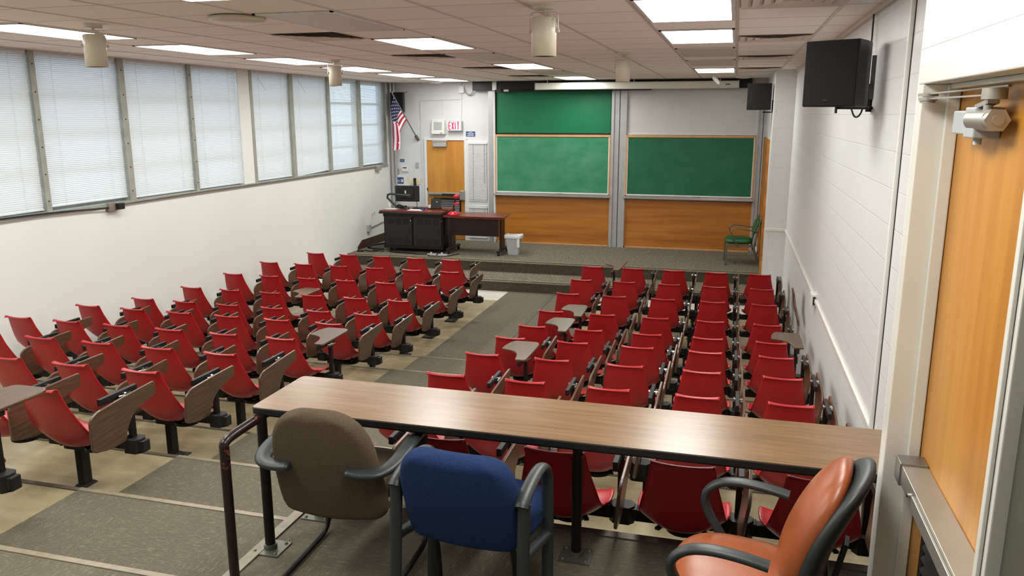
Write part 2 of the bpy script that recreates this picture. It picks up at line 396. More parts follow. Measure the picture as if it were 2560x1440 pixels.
# ------------------------------------------------------------------ floors
zb = -3.25
XCA, XCB = -3.70, -1.62          # aisle carpet
struct('floor', MB().box((XL, TB[0], zb), (XR, 12.52, TZ[0])), 'tile_beige')
struct('floor', MB().box((XL, 12.52, zb), (XR, YS1, TZ[0])), 'tile_white')
struct('floor', MB().box((XCA, TB[0]-.0, TZ[0]-.01), (-2.05, YS1, TZ[0]+.006)), 'carpet')
struct('trim_1', MB().box((-2.905, 9.3, TZ[0]+.004), (-2.84, YS1, TZ[0]+.011)), 'cover_strip')
Y1s = TB + [YB]
for k in range(8):
    y1, y0, z = TB[k], Y1s[k+1], TZ[k+1]
    xr = XR if k < 6 else XP
    if k == 6: y0 = TB[7]
    mb = MB().box((XL, y0, zb), (xr, y1, z))
    struct('floor', mb, 'tile_beige')
    if k < 6:
        struct('floor', MB().box((XCA, y0, z-.01), (XCB, y1+.004, z+.006)).box((XCA, y1-.001, TZ[k]), (XCB, y1+.004, z)), 'carpet')
    else:
        struct('floor', MB().box((XCA, y0, z-.01), (XP, y1+.004, z+.006)).box((XCA, y1-.001, TZ[k]), (XP, y1+.004, z)), 'carpet')
    xe = XR if k < 6 else XP
    w = .016 if k < 5 else .024
    struct('trim_%d' % (k+2), MB().box((XL, y1-w, z+.004), (XCA, y1+.008, z+.009)).box((XL, y1+.004, z-.02), (XCA, y1+.008, z+.006))
           .box((XCA, y1-w, z+.005), (min(XCB, xe), y1+.010, z+.011), 1).box((XCA, y1+.004, z-.022), (min(XCB, xe), y1+.010, z+.006), 1)
           .box((min(XCB, xe), y1-w, z+.004), (xe, y1+.008, z+.009)), ['nosing_dark' if k > 2 else 'nosing', 'nosing'])
struct('floor', MB().box((XP, YB, zb), (XR, YP, ZP)), 'carpet')
struct('trim_10', MB().box((XP, YP-.05, ZP+.001), (XR, YP+.006, ZP+.008)).box((XP, YP, ZP-.03), (XR, YP+.006, ZP+.004)), 'nosing_dark')
struct('trim_11', MB().box((XP-.006, YB, ZP+.001), (XP+.05, YP, ZP+.009)).box((XP-.006, YB, ZP-.03), (XP, YP, ZP+.004)), 'nosing')
# steps and stage
struct('floor', MB().box((XL, YS1, zb), (XC, YS, ZS1)).box((XC, YS1-0.0, zb), (XR, YS1+.013, ZS1)), 'carpet_stage')
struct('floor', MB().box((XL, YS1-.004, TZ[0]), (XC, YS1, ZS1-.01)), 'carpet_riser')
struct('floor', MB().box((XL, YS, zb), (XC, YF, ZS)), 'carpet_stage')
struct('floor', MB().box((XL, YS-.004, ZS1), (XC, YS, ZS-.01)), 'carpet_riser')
for i, (y, z) in enumerate(((YS1, ZS1), (YS, ZS))):
    struct('trim_%d' % (12+i), MB().box((XL, y-.012, z-.028), (XC, y, z+.006)).box((XL, y-.012, z), (XC, y+.045, z+.006)), 'nosing')

# ------------------------------------------------------------------ walls
SILL = -1.03
struct('wall_left', MB().box((XL-.2, YB, zb), (XL, YF+.2, SILL)).box((XL-.2, YB, SILL), (XL, 4.55, H)).box((XL-.2, 10.71, SILL), (XL+.004, 11.0, H))
       .box((XL-.2, 15.98, SILL), (XL, YF+.2, H)), 'plaster')
struct('wall_front', MB().box((XL, YF, zb), (XR+.2, YF+.2, H+.1)), 'front_block')
struct('wall_right', MB().box((XR, 2.95, zb), (XR+.2, YC, H+.1)), 'block_yz')
struct('wall_right', MB().box((XC, YC, zb), (XR+.2, YF, H+.1)), 'block_xz')
struct('wall_back', MB().box((XL-.2, YB-.2, zb), (XR+.2, YB, H+.1)), 'front_wall')
DY0, DY1, DZ = 1.79, 2.80, 0.093          # near door opening
struct('wall_right', MB().box((XN, DY1+.06, zb), (XR+.2, 2.95, .155)).box((XN, YB, zb), (XR+.2, 1.2, .155)).box((XN, YB, .155), (XR+.2, 2.95, H+.1)), 'block_yz')
struct('trim_14', MB().box((XR-.022, 4.70, TZ[5]), (XR+.002, 4.735, H)), 'paint_white')   # movement joint bead
struct('trim_15', MB().box((XR-.003, 4.685, TZ[5]), (XR+.002, 4.70, H)), 'dark_inside')

# ------------------------------------------------------------------ ceiling
struct('ceiling', MB().box((XL-.2, YB-.2, H), (XR+.2, YF+.2, H+.08)), 'ceiling_tile')
mb = MB()
for i in range(-12, 3):
    x = GX+i*TX
    if XL < x < XR: mb.box((x-.013, YB, H-.004), (x+.013, YF, H+.001))
for (x0, x1, y0, y1) in ((XL, XR, YF-.02, YF), (XL, XL+.02, YB, YF), (XR-.02, XR, 2.95, YC)): mb.box((x0, y0, H-.004), (x1, y1, H+.001))
struct('trim_16', mb, 'tan_grid')
mb = MB()
for j in range(-13, 16):
    y = GY+j*TY
    if YB < y < YF: mb.box((XL, y-.003, H-.0012), (XR if y < YC else XC, y+.003, H+.001))
struct('trim_17', mb, 'grid_gap')
struct('trim_18', MB().box((XR-.03, 2.95, H-.03), (XR, YC, H)), 'vent_metal')

def panel(i, j, lit, label, group):
    x0, y0 = GX+i*TX+.02, GY+j*TY+.015; x1, y1 = x0+TX-.04, y0+2*TY-.03
    t_ = thing('ceiling_light', label, 'ceiling light', ((x0+x1)/2, (y0+y1)/2, H), 0, group); w, l = (x1-x0)/2, (y1-y0)/2
    fr = MB()
    for a, b in (((-w, -l), (w, -l+.02)), ((-w, l-.02), (w, l)), ((-w, -l), (-w+.02, l)), ((w-.02, -l), (w, l))): fr.box((a[0], a[1], -.010), (b[0], b[1], -.001))
    obj('frame', fr, 'white_trim', t_)
    m_ = MB(); m_.add([(-w+.018, -l+.018, -.007), (-w+.018, l-.018, -.007), (w-.018, l-.018, -.007), (w-.018, -l+.018, -.007)], [(0, 1, 2, 3)])
    d = obj('diffuser', m_, 'lamp_lens' if lit else 'unlit_lens', t_)
ordn = ['first', 'second', 'third', 'fourth', 'fifth', 'sixth', 'seventh', 'eighth', 'ninth', 'tenth']
for k, j in enumerate((12, 9, 6, 3, 0, -3, -6, -9)):
    panel(-9, j, True, 'lit fluorescent ceiling panel in the window side line, %s from the front wall' % ordn[k], 'panels along the windows')
for k, (j, lit) in enumerate(((12, 1), (9, 0), (6, 1), (3, 0), (0, 1), (-3, 0), (-6, 1), (-9, 1))):
    panel(-5, j, lit, ('lit' if lit else 'unlit')+' ceiling light panel in the middle line, %s from the front wall' % ordn[k], 'panels down the middle of the ceiling')
for k, (j, lit) in enumerate(((9, 1), (6, 0), (3, 0), (0, 1), (-3, 1), (-6, 1), (-9, 1))):
    panel(-1, j, lit, ('lit' if lit else 'unlit')+' ceiling light panel in the block wall side line, %s from the front wall' % ordn[k], 'panels along the block wall')

def vent(i, j, label, white=True):
    x0, y0 = GX+i*TX, GY+j*TY
    t_ = thing('air_vent', label, 'air vent', (x0+TX/2, y0+TY/2, H), 0, 'square ceiling air vents'); w, l = TX/2-.02, TY/2-.02
    obj('backing', MB().box((-w, -l, -.003), (w, l, -.0005)), 'grid_gap' if white else 'sill_grime', t_)
    mb = MB()
    for k in range(4):
        a, b = w*(1-k*.22), l*(1-k*.22); q = .048; zt, z2 = -.002, -.013
        for s_ in (1, -1):
            mb.add([(-a, s_*b, z2), (a, s_*b, z2), (a-q, s_*(b-q), zt), (-a+q, s_*(b-q), zt)], [(0, 1, 2, 3)])
            mb.add([(s_*a, -b, z2), (s_*a, b, z2), (s_*(a-q), b-q, zt), (s_*(a-q), -b+q, zt)], [(0, 1, 2, 3)])
    obj('louver', mb, 'vent_metal', t_)
for k, j in enumerate((-3, 1, 5, 9)): vent(0, j, 'square louvered air vent beside the block wall, %s from the back' % ordn[k])
for k, j in enumerate((-1, 3, 7, 11)): vent(-6, j, 'square louvered air vent in middle of the ceiling, %s from the back' % ordn[k], False)
t_ = thing('access_point', 'round white wireless access point disc on the ceiling, back left', 'access point', (GX-5.27*TX, GY-2.8*TY, H))
obj('body', MB().lathe([(0, -.05), (.10, -.05), (.17, -.04), (.2, -.022), (.19, -.008), (.15, 0)], n=40), 'beige_enamel', t_, recalc=True)
obj('mounting_plate', MB().box((-.1, .02, -.01), (.14, .14, -.0)), 'dark_inside', t_)

def spot(x, y, rz, label):
    t_ = thing('ceiling_spotlight', label, 'spotlight', (x, y, H), rz, 'cylinder spotlights hanging from the ceiling')
    obj('canopy', MB().lathe([(0, -.03), (.062, -.03), (.066, -.024), (.066, 0)], n=28), 'beige_enamel', t_, recalc=True)
    r = .079
    obj('housing', MB().lathe([(0, -.078), (r*.9, -.078), (r, -.085), (r, -.315), (r-.004, -.315), (r-.006, -.10), (0, -.10)], n=36), 'beige_enamel', t_, recalc=True)
    obj('lamp_recess', MB().lathe([(0, -.285), (r-.0065, -.311)], n=28), 'dark_inside', t_)
    y_ = MB()
    for a, b in (((-.09, 0, -.17), (-.09, 0, -.062)), ((-.09, 0, -.062), (-.076, 0, -.046)), ((-.076, 0, -.046), (.076, 0, -.046)), ((.076, 0, -.046), (.09, 0, -.062)), ((.09, 0, -.062), (.09, 0, -.17))): y_.bar(a, b, .004, .022, upv=(0, 1, 0))
    y_.box((-.01, -.01, -.055), (.01, .01, -.025)); y_.cyl((-.098, 0, -.16), (-.08, 0, -.16), .010, 10); y_.cyl((.098, 0, -.16), (.08, 0, -.16), .010, 10)
    obj('yoke', y_, 'beige_enamel', t_)
    obj('cord', MB().tube(smooth_path([(0, -.01, -.03), (.01, -.012, -.05), (.04, -.03, -.06), (.08, -.05, -.1), (.084, -.04, -.14)]), .004, 8), 'white_trim', t_)
spot(-4.73, 5.23, .75, 'beige cylinder spotlight nearest the left windows and the camera')
spot(-4.88, 9.36, .75, 'small beige cylinder spotlight in front of the fourth window side panel')
spot(-1.2, 5.12, .05, 'large beige cylinder spotlight hanging top centre of the ceiling')
spot(-1.24, 9.15, .05, 'beige cylinder spotlight hanging above the projection screen, farther on the right')

# ------------------------------------------------------------------ windows and blinds on the left wall
MUL = [(4.55, 4.62), (5.73, 5.80), (7.0, 7.07), (8.27, 8.37), (9.56, 9.63), (10.71, 10.71), (11.0, 11.07), (12.15, 12.26), (13.45, 13.54), (14.68, 14.81), (15.85, 15.98)]
BL = []
for a, b in zip(MUL[:-1], MUL[1:]):
    if b[0]-a[1] > .6: BL.append((a[1], b[0]))
for n_, (y0, y1) in enumerate(BL):
    fr = MB(); x = XL
    fr.box((x-.13, y0-.05, SILL), (x-.08, y0+.03, H)).box((x-.13, y1-.03, SILL), (x-.08, y1+.05, H))
    for z in (SILL+.02, SILL+.43, SILL+.84, SILL+1.25, H-.05): fr.box((x-.13, y0, z-.022), (x-.09, y1, z+.022))
    w_ = struct('window_%d' % (n_+1), fr, 'mullion')
    obj('pane', MB().box((x-.115, y0, SILL), (x-.110, y1, H)), 'pane_glass', w_)
mb = MB()
for a, b in MUL:
    if b-a > .01: mb.box((XL-.12, a, SILL), (XL+.012, b, H))
struct('trim_19', mb, 'mullion')
mb = MB()
for a, b in MUL[:5]:
    for k in range(6): mb.cyl((XL+.011, (a+b)/2, SILL+.12+k*.29), (XL+.016, (a+b)/2, SILL+.12+k*.29), .008, 8)
struct('trim_20', mb, 'dark_inside')
struct('trim_21', MB().box((XL-.13, 4.55, SILL-.03), (XL+.03, 15.98, SILL+.004)), 'mullion')
bn = ['second window from the back, at the left picture edge', 'first wide', 'second wide', 'third wide', 'fourth']
BDESC = ['white horizontal blind nearest the back wall', 'white closed blind cut by the left picture edge', 'white blind between first two bolted posts, bluish daylight behind',
         'white closed blind, third window counted from the back visible end', 'white narrow blind left of the white wall pillar, bluish behind',
         'white closed blind right of the white wall pillar', 'white closed blind with sagging bottom rail, second right of pillar',
         'half open blind with daylit panes, second from front wall', 'half open blind with daylit panes nearest the front wall']
DROP = [0, .0, .035, 0, 0, .0, .02, .0, .03]
TILT = [70, 70, 62, 70, 62, 70, 70, 44, 44]
for n_, (y0, y1) in enumerate(BL):
    lab = BDESC[n_]; t_ = thing('window_blind', lab, 'blind', (XL+.0, (y0+y1)/2, H), 0, 'white horizontal blinds on the left windows')
    l = (y1-y0)/2-.012; drop = DROP[n_]
    if n_ == 4: l -= .0
    zbot = SILL+.02+drop-H; xb = -.028
    obj('headrail', MB().box((xb-.02, -l, -.035), (xb+.02, l, -.002)), 'white_trim', t_)
    sl = MB(); n = int((-.04-zbot)/.0215); a = R(TILT[n_])
    for k in range(n):
        z = -.045-k*.0215; aa = a + R(random.uniform(-2.5, 2.5)); h = .0135
        if n_ in (2, 4): aa -= R(8)*k/n
        p = [(xb-h*math.cos(aa), z+h*math.sin(aa)), (xb+.0012, z+.0012), (xb+h*math.cos(aa), z-h*math.sin(aa))]
        e = random.uniform(-.004, .004)
        sag = (.0 if n_ != 6 else .035*(k/n)**6)
        v = [(q[0], s_*l+e, q[1]-(sag if s_ < 0 else 0)) for q in p for s_ in (-1, 1)]
        sl.add(v, [(0, 1, 3, 2), (2, 3, 5, 4)])
    obj('slats', sl, 'slat_white', t_)
    zb_ = -.045-n*.0215; d = .04 if n_ == 6 else 0
    br = MB(); br.bar((xb, -l, zb_-d), (xb, l, zb_), .024, .014); obj('bottom_rail', br, 'white_trim', t_)
    cb = MB()
    for q in (-.62, .62): cb.bar((xb+.014, q*l, zb_), (xb+.014, q*l, -.03), .0025)
    obj('ladder_cord', cb, 'white_trim', t_)
    if n_ in (5, 6): obj('tilt_wand', MB().cyl((xb+.03, -l*.7, -.1), (xb+.05, -l*.35, -.28), .004, 6), 'white_trim', t_)
t_ = tag(obj('window_cable', MB().tube(smooth_path([(XL+.04, 4.6, SILL+.01), (XL+.036, 5.9, SILL+.012), (XL+.05, 7.0, SILL-.0), (XL+.04, 7.6, SILL-.03), (XL+.05, 7.85, SILL-.04)]), .009, 6), 'black_plastic'), 'dark cable lying along the left window sill', 'cable')
tag(obj('window_cable', MB().tube([(XL+.034, 8.1, SILL-.02), (XL+.034, 9.5, SILL-.01), (XL+.034, 11, SILL-.012), (XL+.034, 15.6, SILL-.01)], .008, 6), 'sill_grime'), 'thin grimy conduit running under the window sill toward the front', 'conduit')
t_ = thing('outlet_box', 'dirty metal outlet box with black plug adapter on window sill', 'outlet', (XL, 7.93, SILL-.04))
obj('box', MB().box((0, -.08, -.05), (.05, .05, .05)), 'sill_grime', t_, bevel=.004)
obj('plug_adapter', MB().box((.03, .03, -.035), (.1, .13, .04)), 'black_plastic', t_, bevel=.006)
t_ = thing('outlet_box', 'small grey junction box at front end of the window sill', 'outlet', (XL, 15.45, SILL-.03))
obj('box', MB().box((0, -.1, -.06), (.07, .1, .03)), 'mullion', t_, bevel=.004)
t_ = thing('wall_outlet', 'grey surface outlet with conduit on left wall beside podium', 'outlet', (XL, 14.93, -2.27))
obj('box', MB().box((0, -.06, -.07), (.05, .06, .07)), 'grey_plastic', t_, bevel=.004)
obj('conduit', MB().tube([(.02, .05, .0), (.02, .9, .06), (.02, 1.28, .06)], .012, 8), 'grey_trim', t_)
tag(obj('pipe_bracket', MB().tube([(XL+.03, 15.1, -2.12), (XL+.03, 15.1, -1.98), (XL+.03, 15.2, -1.96), (XL+.03, 15.22, -2.02)], .006, 6), 'grey_plastic'), 'small bent metal bracket on left wall above the outlet', 'bracket')
struct('baseboard_left', MB().prism([(14.42, ZS), (YF, ZS), (YF, ZS+.17), (14.62, ZS+.17), (14.42, ZS+.06)], 0, .02, Matrix(((0, 0, 1, XL), (1, 0, 0, 0), (0, 1, 0, 0), (0, 0, 0, 1)))), 'baseboard')
for k, (x, y) in enumerate(((XL+.07, 16.12), (XL+.13, 16.16))):
    tag(obj('wall_pipe', MB().cyl((x, y, ZS), (x, y, H), .028, 14), 'grey_trim'), ['vertical grey pipe in front corner nearest the windows', 'second vertical grey pipe beside the corner pipe'][k], 'pipe')

# ------------------------------------------------------------------ front wall
def fbox(name, x0, z0, x1, z1, y0, y1, mat, parent=None, **kw): return obj(name, MB().box((x0, y0, z0), (x1, y1, z1)), mat, parent, **kw)
# door_1 with sidelight
d1 = struct('door_1', MB().box((-6.36, YF-.03, ZS+.01), (-5.51, YF-.005, -.515)), 'door_wood')
obj('door_frame', MB().box((-6.41, YF-.05, ZS), (-6.36, YF, -.47)).box((-5.51, YF-.05, ZS), (-5.455, YF, -.47)).box((-6.36, YF-.05, -.515), (-5.51, YF, -.47)), 'white_trim', d1)
obj('closer', MB().box((-6.2, YF-.10, -.65), (-5.9, YF-.03, -.555)).bar((-6.2, YF-.12, -.535), (-5.88, YF-.07, -.53), .03, .02), 'grey_plastic', d1, bevel=.006)
obj('panic_bar', MB().box((-6.32, YF-.12, -1.68), (-5.58, YF-.03, -1.615)).box((-5.6, YF-.14, -1.78), (-5.5, YF-.03, -1.56)), 'brushed', d1, bevel=.02)
obj('panic_bar_pad', MB().box((-6.0, YF-.13, -1.675), (-5.68, YF-.115, -1.64)), 'black_plastic', d1)
lv = obj('louver_frame', MB().box((-6.22, YF-.05, -2.3), (-5.6, YF-.029, -1.74)), 'mahogany_dark', d1)
mb = MB()
for k in range(14): mb.cbox((-5.91, YF-.055, -1.79-k*.036), (.56, .004, .03), 0, Matrix.Rotation(R(-35), 3, 'X'))
obj('louver_slats', mb, 'steel', d1)
sd = struct('window_10', MB().box((-5.455, YF-.05, ZS), (-5.41, YF, -.52)).box((-5.0, YF-.05, ZS), (-4.955, YF, -.52)).box((-5.41, YF-.05, -.56), (-5.0, YF, -.52)).box((-5.41, YF-.05, -1.9), (-5.0, YF, -1.79)).box((-5.41, YF-.05, ZS), (-5.0, YF, ZS+.09)), 'white_trim')
obj('pane', MB().box((-5.41, YF-.012, -2.6), (-5.0, YF-.008, -.54)), 'grey_board', sd)
def fblind(z0, z1, label, gap):
    t_ = thing('window_blind', label, 'blind', (-5.205, YF-.05, z1), 0, 'small blinds on the door sidelight')
    obj('headrail', MB().box((-.205, -.03, -.035), (.205, .005, 0)), 'white_trim', t_)
    mb = MB(); n = int((z1-z0-.05)/gap)
    for k in range(n):
        z = -.045-k*gap; mb.cbox((0, -.012, z), (.4, .0015, gap*1.08), 0, Matrix.Rotation(R(-18), 3, 'X'))
    obj('slats', mb, 'slat_white', t_); obj('bottom_rail', MB().box((-.2, -.022, -(z1-z0)), (.2, -.002, -(z1-z0)+.02)), 'white_trim', t_)
    obj('cord', MB().cyl((.15, -.03, -.02), (.15, -.03, -.85 if z1 > -1 else -.2), .003, 6).cyl((-.1, -.024, -.02), (-.1, -.024, z0-z1), .002, 6), 'sill_grime', t_)
fblind(-1.79, -.555, 'tall white blind on upper sidelight pane right of the wooden door', .026)
fblind(-2.58, -1.905, 'short white blind on lower sidelight pane behind the desk', .026)
# boards
fr1 = -.37
struct('trim_22', MB().box((-4.955, YF-.10, ZS), (-4.83, YF, .55)), 'grey_trim')
struct('trim_23', MB().box((-4.83, YF-.14, ZS), (-4.80, YF, .55)), 'white_trim')
struct('trim_24', MB().box((-2.385, YF-.14, ZS), (-2.33, YF, .5)).box((-2.33, YF-.11, ZS), (-2.23, YF, .5)).box((-2.215, YF-.11, ZS), (-2.13, YF, .5)).box((-2.13, YF-.14, ZS), (-2.08, YF, .5)), 'grey_trim')
struct('trim_25', MB().box((.40, YF-.14, ZS), (.43, YF, .5)).box((.43, YF-.11, ZS), (.50, YF, .5)).box((.512, YF-.11, ZS), (XC, YF, .5)), 'grey_trim')
def boardset(x0, x1, upper, dusty, label_u, label_l, wl, up_mat):
    u = thing('upper_board', label_u, 'board', ((x0+x1)/2, YF-.06, .1))
    w = (x1-x0)/2
    obj('panel', MB().box((-w+.02, -.02, -.46), (w-.02, .01, .43)), up_mat, u)
    obj('edge_trim', MB().box((-w+.0, -.03, -.46), (-w+.02, .01, .43)).box((w-.02, -.03, -.46), (w, .01, .43)).box((-w, -.035, -.48), (w, .01, -.455)), 'dark_inside' if upper else 'white_trim', u)
    b = thing('chalkboard', label_l, 'chalkboard', ((x0+x1)/2, YF-.12, -.98))
    obj('panel', MB().box((-w+.04, -.015, -.57), (w-.04, .02, .56)), dusty, b)
    obj('wood_frame', MB().box((-w, -.03, .55), (w, .02, .595)).box((-w, -.03, -.6), (-w+.03, .02, .55)).box((w-.03, -.03, -.6), (w, .02, .55)), 'oak_frame', b, bevel=.004)
    obj('inner_trim', MB().box((-w+.03, -.024, -.57), (-w+.045, .02, .55)).box((w-.045, -.024, -.57), (w-.03, .02, .55)).box((-w+.03, -.024, -.6), (w-.03, .02, -.57)), 'white_trim', b)
    obj('chalk_tray', MB().box((-w-.02, -.10, -.655), (w+.01, .02, -.63)).box((-w-.02, -.10, -.63), (w+.01, -.085, -.605)), 'tray_alu', b, bevel=.005)
    p = thing('wood_panel', wl, 'wall panel', ((x0+x1)/2, YF-.06, -2.16))
    obj('panel', MB().box((-w+.01, -.02, -.46), (w-.01, .02, .49)), 'panel_wood', p)
    obj('edging', MB().box((-w, -.03, -.485), (w, .02, -.455)).box((-w, -.03, -.485), (-w+.015, .02, .49)).box((w-.015, -.03, -.485), (w, .02, .49)), 'oak_frame', p)
    return b
boardset(-4.80, -2.385, True, 'chalkboard_dusty', 'clean green upper board behind the left chalkboard', 'dusty green chalkboard in oak frame, left half of front wall', 'orange wood wall panel below the left chalkboard', 'chalkboard_clean')
boardset(-2.08, .40, False, 'chalkboard_dark', 'pale grey upper panel above the right chalkboard', 'darker green chalkboard in oak frame, right half of front wall', 'orange wood wall panel below the right chalkboard', 'grey_board')
for x, l in ((-3.42, 'black eraser on the left chalkboard tray'), (-.66, 'black eraser on the right chalkboard tray')):
    tag(obj('chalk_eraser', MB().box((x-.07, YF-.205, -1.609), (x+.07, YF-.155, -1.575)), 'black_plastic', bevel=.006), l, 'eraser')
tag(obj('chalk_piece', MB().box((-.02+0, YF-.20, -1.609), (.08, YF-.185, -1.595)), 'white_plastic'), 'white chalk lying on the right chalkboard tray', 'chalk')
# fascia, screens
t_ = thing('screen_fascia', 'long black box beam along top of front wall', 'fascia', (-2.5, YF, .59))
obj('beam', MB().box((-2.76, -.2, -.09), (2.76, 0, .085)), 'black_metal', t_)
obj('bracket', MB().box((-2.33, -.215, -.09), (-2.24, -.2, .085)), 'steel', t_)
t_ = thing('projection_screen', 'white rolled up projection screen case under the ceiling', 'projection screen', (-1.92, YF-.45, .555))
obj('case', MB().prism(rpoly([(-.07, -.065), (.07, -.065), (.07, .07), (-.07, .07)], .03), -1.93, 1.93, Matrix(((0, 0, 1, 0), (1, 0, 0, 0), (0, 1, 0, 0), (0, 0, 0, 1)))), 'projector_white', t_)
obj('end_cap', MB().box((-1.945, -.075, -.07), (-1.93, .075, .075)).box((1.93, -.075, -.07), (1.945, .075, .075)), 'steel', t_)
obj('label_plate', MB().box((1.7, -.072, -.005), (1.78, -.07, .012)), 'black_plastic', t_)
for x in (-1.7, 0, 1.6): obj('hanger', MB().bar((x, 0, .07), (x, 0, .125), .02), 'steel', t_)
t_ = thing('roller_screen', 'thin black rolled screen bar just above green board', 'projection screen', (-3.2, YF-.28, .49))
obj('roller', MB().cyl((-1.55, 0, 0), (1.6, 0, 0), .018, 12), 'black_plastic', t_)
obj('end_bracket', MB().box((-1.52, -.02, -.035), (-1.42, .03, .03)).box((-1.50, .02, -.01), (-1.47, .28, .03)).box((1.5, 0, -.01), (1.53, .28, .03)), 'black_plastic', t_)
obj('sticker', MB().box((-1.36, -.03, -.02), (-1.26, -.018, .02)), 'silver_label', t_)
# EXIT sign
t_ = thing('exit_sign', 'lit white EXIT sign with red letters above the wooden door', 'exit sign', (-5.705, YF, -.215))
obj('housing', MB().box((-.15, -.10, -.105), (.165, 0, .1)), 'grey_trim', t_, bevel=.006)
obj('face', MB().add([(-.145, -.1015, -.09), (.145, -.1015, -.09), (.145, -.1015, .09), (-.145, -.1015, .09)], [(0, 1, 2, 3)]), 'exit_face', t_)
E_ = MB(); s_ = .022; yy = -.106
def seg(a, b): E_.bar((a[0], yy, a[1]), (b[0], yy, b[1]), s_, .006, upv=(0, 1, 0))
def letter(ch, x):
    w, h = .042, .148; zc = -.074
    S = {'E': [((0, 0), (0, 1)), ((0, 0), (1, 0)), ((0, .5), (.85, .5)), ((0, 1), (1, 1))], 'X': [((0, 0), (1, 1)), ((0, 1), (1, 0))], 'I': [((.5, 0), (.5, 1))], 'T': [((.5, 0), (.5, 1)), ((0, 1), (1, 1))]}[ch]
    for (a, b), (c, d) in S: seg((x+a*w, zc+b*h), (x+c*w, zc+d*h))
for ch_, x in zip('EXIT', (-.118, -.052, .004, .066)): letter(ch_, x)
obj('letters', E_, 'exit_letters', t_)
t_ = thing('wall_speaker', 'white square wall speaker box left of the EXIT sign', 'speaker', (-6.065, YF, -.235))
obj('case', MB().add([(-.155, 0, -.155), (.155, 0, -.155), (.13, 0, .15), (-.15, 0, .15), (-.155, -.11, -.15), (.13, -.11, -.15), (.13, -.07, .15), (-.155, -.07, .15)], [(0, 1, 5, 4), (1, 2, 6, 5), (2, 3, 7, 6), (3, 0, 4, 7), (4, 5, 6, 7)]), 'white_plastic', t_, bevel=.005)
obj('grille', MB().add([(-.10, -.104, -.06), (.08, -.104, -.06), (.08, -.084, .10), (-.10, -.084, .10)], [(0, 1, 2, 3)]), 'grey_plastic', t_)
obj('badge', MB().box((.04, -.112, -.135), (.09, -.108, -.125)), 'black_plastic', t_)
def sign(x0, z0, x1, z1, label, rows, yv=YF, thick=.006):
    t_ = thing('blue_sign', label, 'sign', ((x0+x1)/2, yv, (z0+z1)/2)); w, h = (x1-x0)/2, (z1-z0)/2
    obj('plate', MB().box((-w, -thick, -h), (w, 0, h)), 'blue_sign', t_)
    mb = MB()
    for k in range(rows):
        z = h-(k+.8)*2*h/(rows+.6); q = w*(.4, .8, .65, .75)[k % 4]; mb.box((-q, -thick-.001, z-h*.09), (q, -thick, z+h*.09))
    obj('text_lines', mb, 'white_plastic', t_)
sign(-5.478, -.435, -5.275, -.33, 'small blue sign with white lines right of the EXIT sign', 4)
sign(-7.0, -.99, -6.9, -.925, 'tiny blue sign in the front corner by the pipes', 2)
t_ = thing('thermostat', 'white thermostat box on front wall left of the door', 'thermostat', (-6.88, YF, -1.14))
obj('body', MB().box((-.075, -.04, -.055), (.075, 0, .055)), 'white_plastic', t_, bevel=.005); obj('display', MB().box((-.045, -.042, .02), (.045, -.039, .04)), 'black_plastic', t_)
for i, (x, z, w, h, l) in enumerate(((-7.06, -1.19, .04, .06, 'grey switch plate nearest the corner pipes'), (-6.6, -1.05, .035, .058, 'grey wall switch left of the wooden door'))):
    t_ = thing('light_switch', l, 'switch', (x, YF, z)); obj('plate', MB().box((-w, -.02, -h), (w, 0, h)), 'grey_trim', t_, bevel=.003); obj('toggle', MB().box((-.008, -.03, -.012), (.008, -.02, .012)), 'grey_plastic', t_)
t_ = thing('notice_panel', 'white wall box holding a blue information card above the monitor', 'panel', (-6.98, YF, -1.385))
obj('box', MB().box((-.17, -.07, -.11), (.15, 0, .12)).box((-.17, -.10, -.115), (.19, 0, -.10)), 'white_plastic', t_, bevel=.004)
cd_ = obj('card', MB().box((-.09, -.075, -.07), (.08, -.07, .07)), 'blue_sign', t_)
obj('text_lines', MB().box((-.07, -.077, .0), (-.01, -.075, .012)).box((-.07, -.077, -.03), (.0, -.075, -.018)).box((.02, -.077, -.035), (.07, -.075, .03)), 'silver_label', cd_)
t_ = thing('switch_panel', 'cream triple switch plate behind the monitor', 'switch', (-6.66, YF, -1.40))
obj('plate', MB().box((-.13, -.012, -.06), (.12, 0, .06)), 'cream_plate', t_, bevel=.003); obj('toggle', MB().box((-.075, -.03, -.012), (-.06, -.01, .012)).box((.075, -.03, -.012), (.09, -.01, .012)), 'beige_enamel', t_)
obj('card_reader', MB().box((-.03, -.03, -.10), (.03, -.012, .07)), 'black_plastic', t_)
# conduits on the front wall
tag(obj('wall_conduit', MB().tube([(-6.5, YF-.008, -2.0), (-6.5, YF-.008, .30), (-5.56, YF-.008, .33), (-5.56, YF-.008, H)], .008, 6).tube([(-6.0, YF-.008, .315), (-6.0, YF-.008, -.08)], .006, 6).tube([(-5.56, YF-.008, .33), (-5.58, YF-.008, -.11)], .008, 6), 'front_wall'), 'painted conduit loop on front wall above the door', 'conduit')
t_ = thing('junction_box', 'white junction box with looping cord beside black fascia', 'junction box', (-5.56, YF, .53)); obj('box', MB().box((-.06, -.05, -.075), (.06, 0, .075)), 'white_trim', t_, bevel=.004)
obj('cord', MB().tube(smooth_path([(.05, -.03, .03), (.12, -.05, -.1), (.22, -.07, -.12), (.3, -.1, .0), (.36, -.12, .05)]), .012, 8), 'mullion', t_)

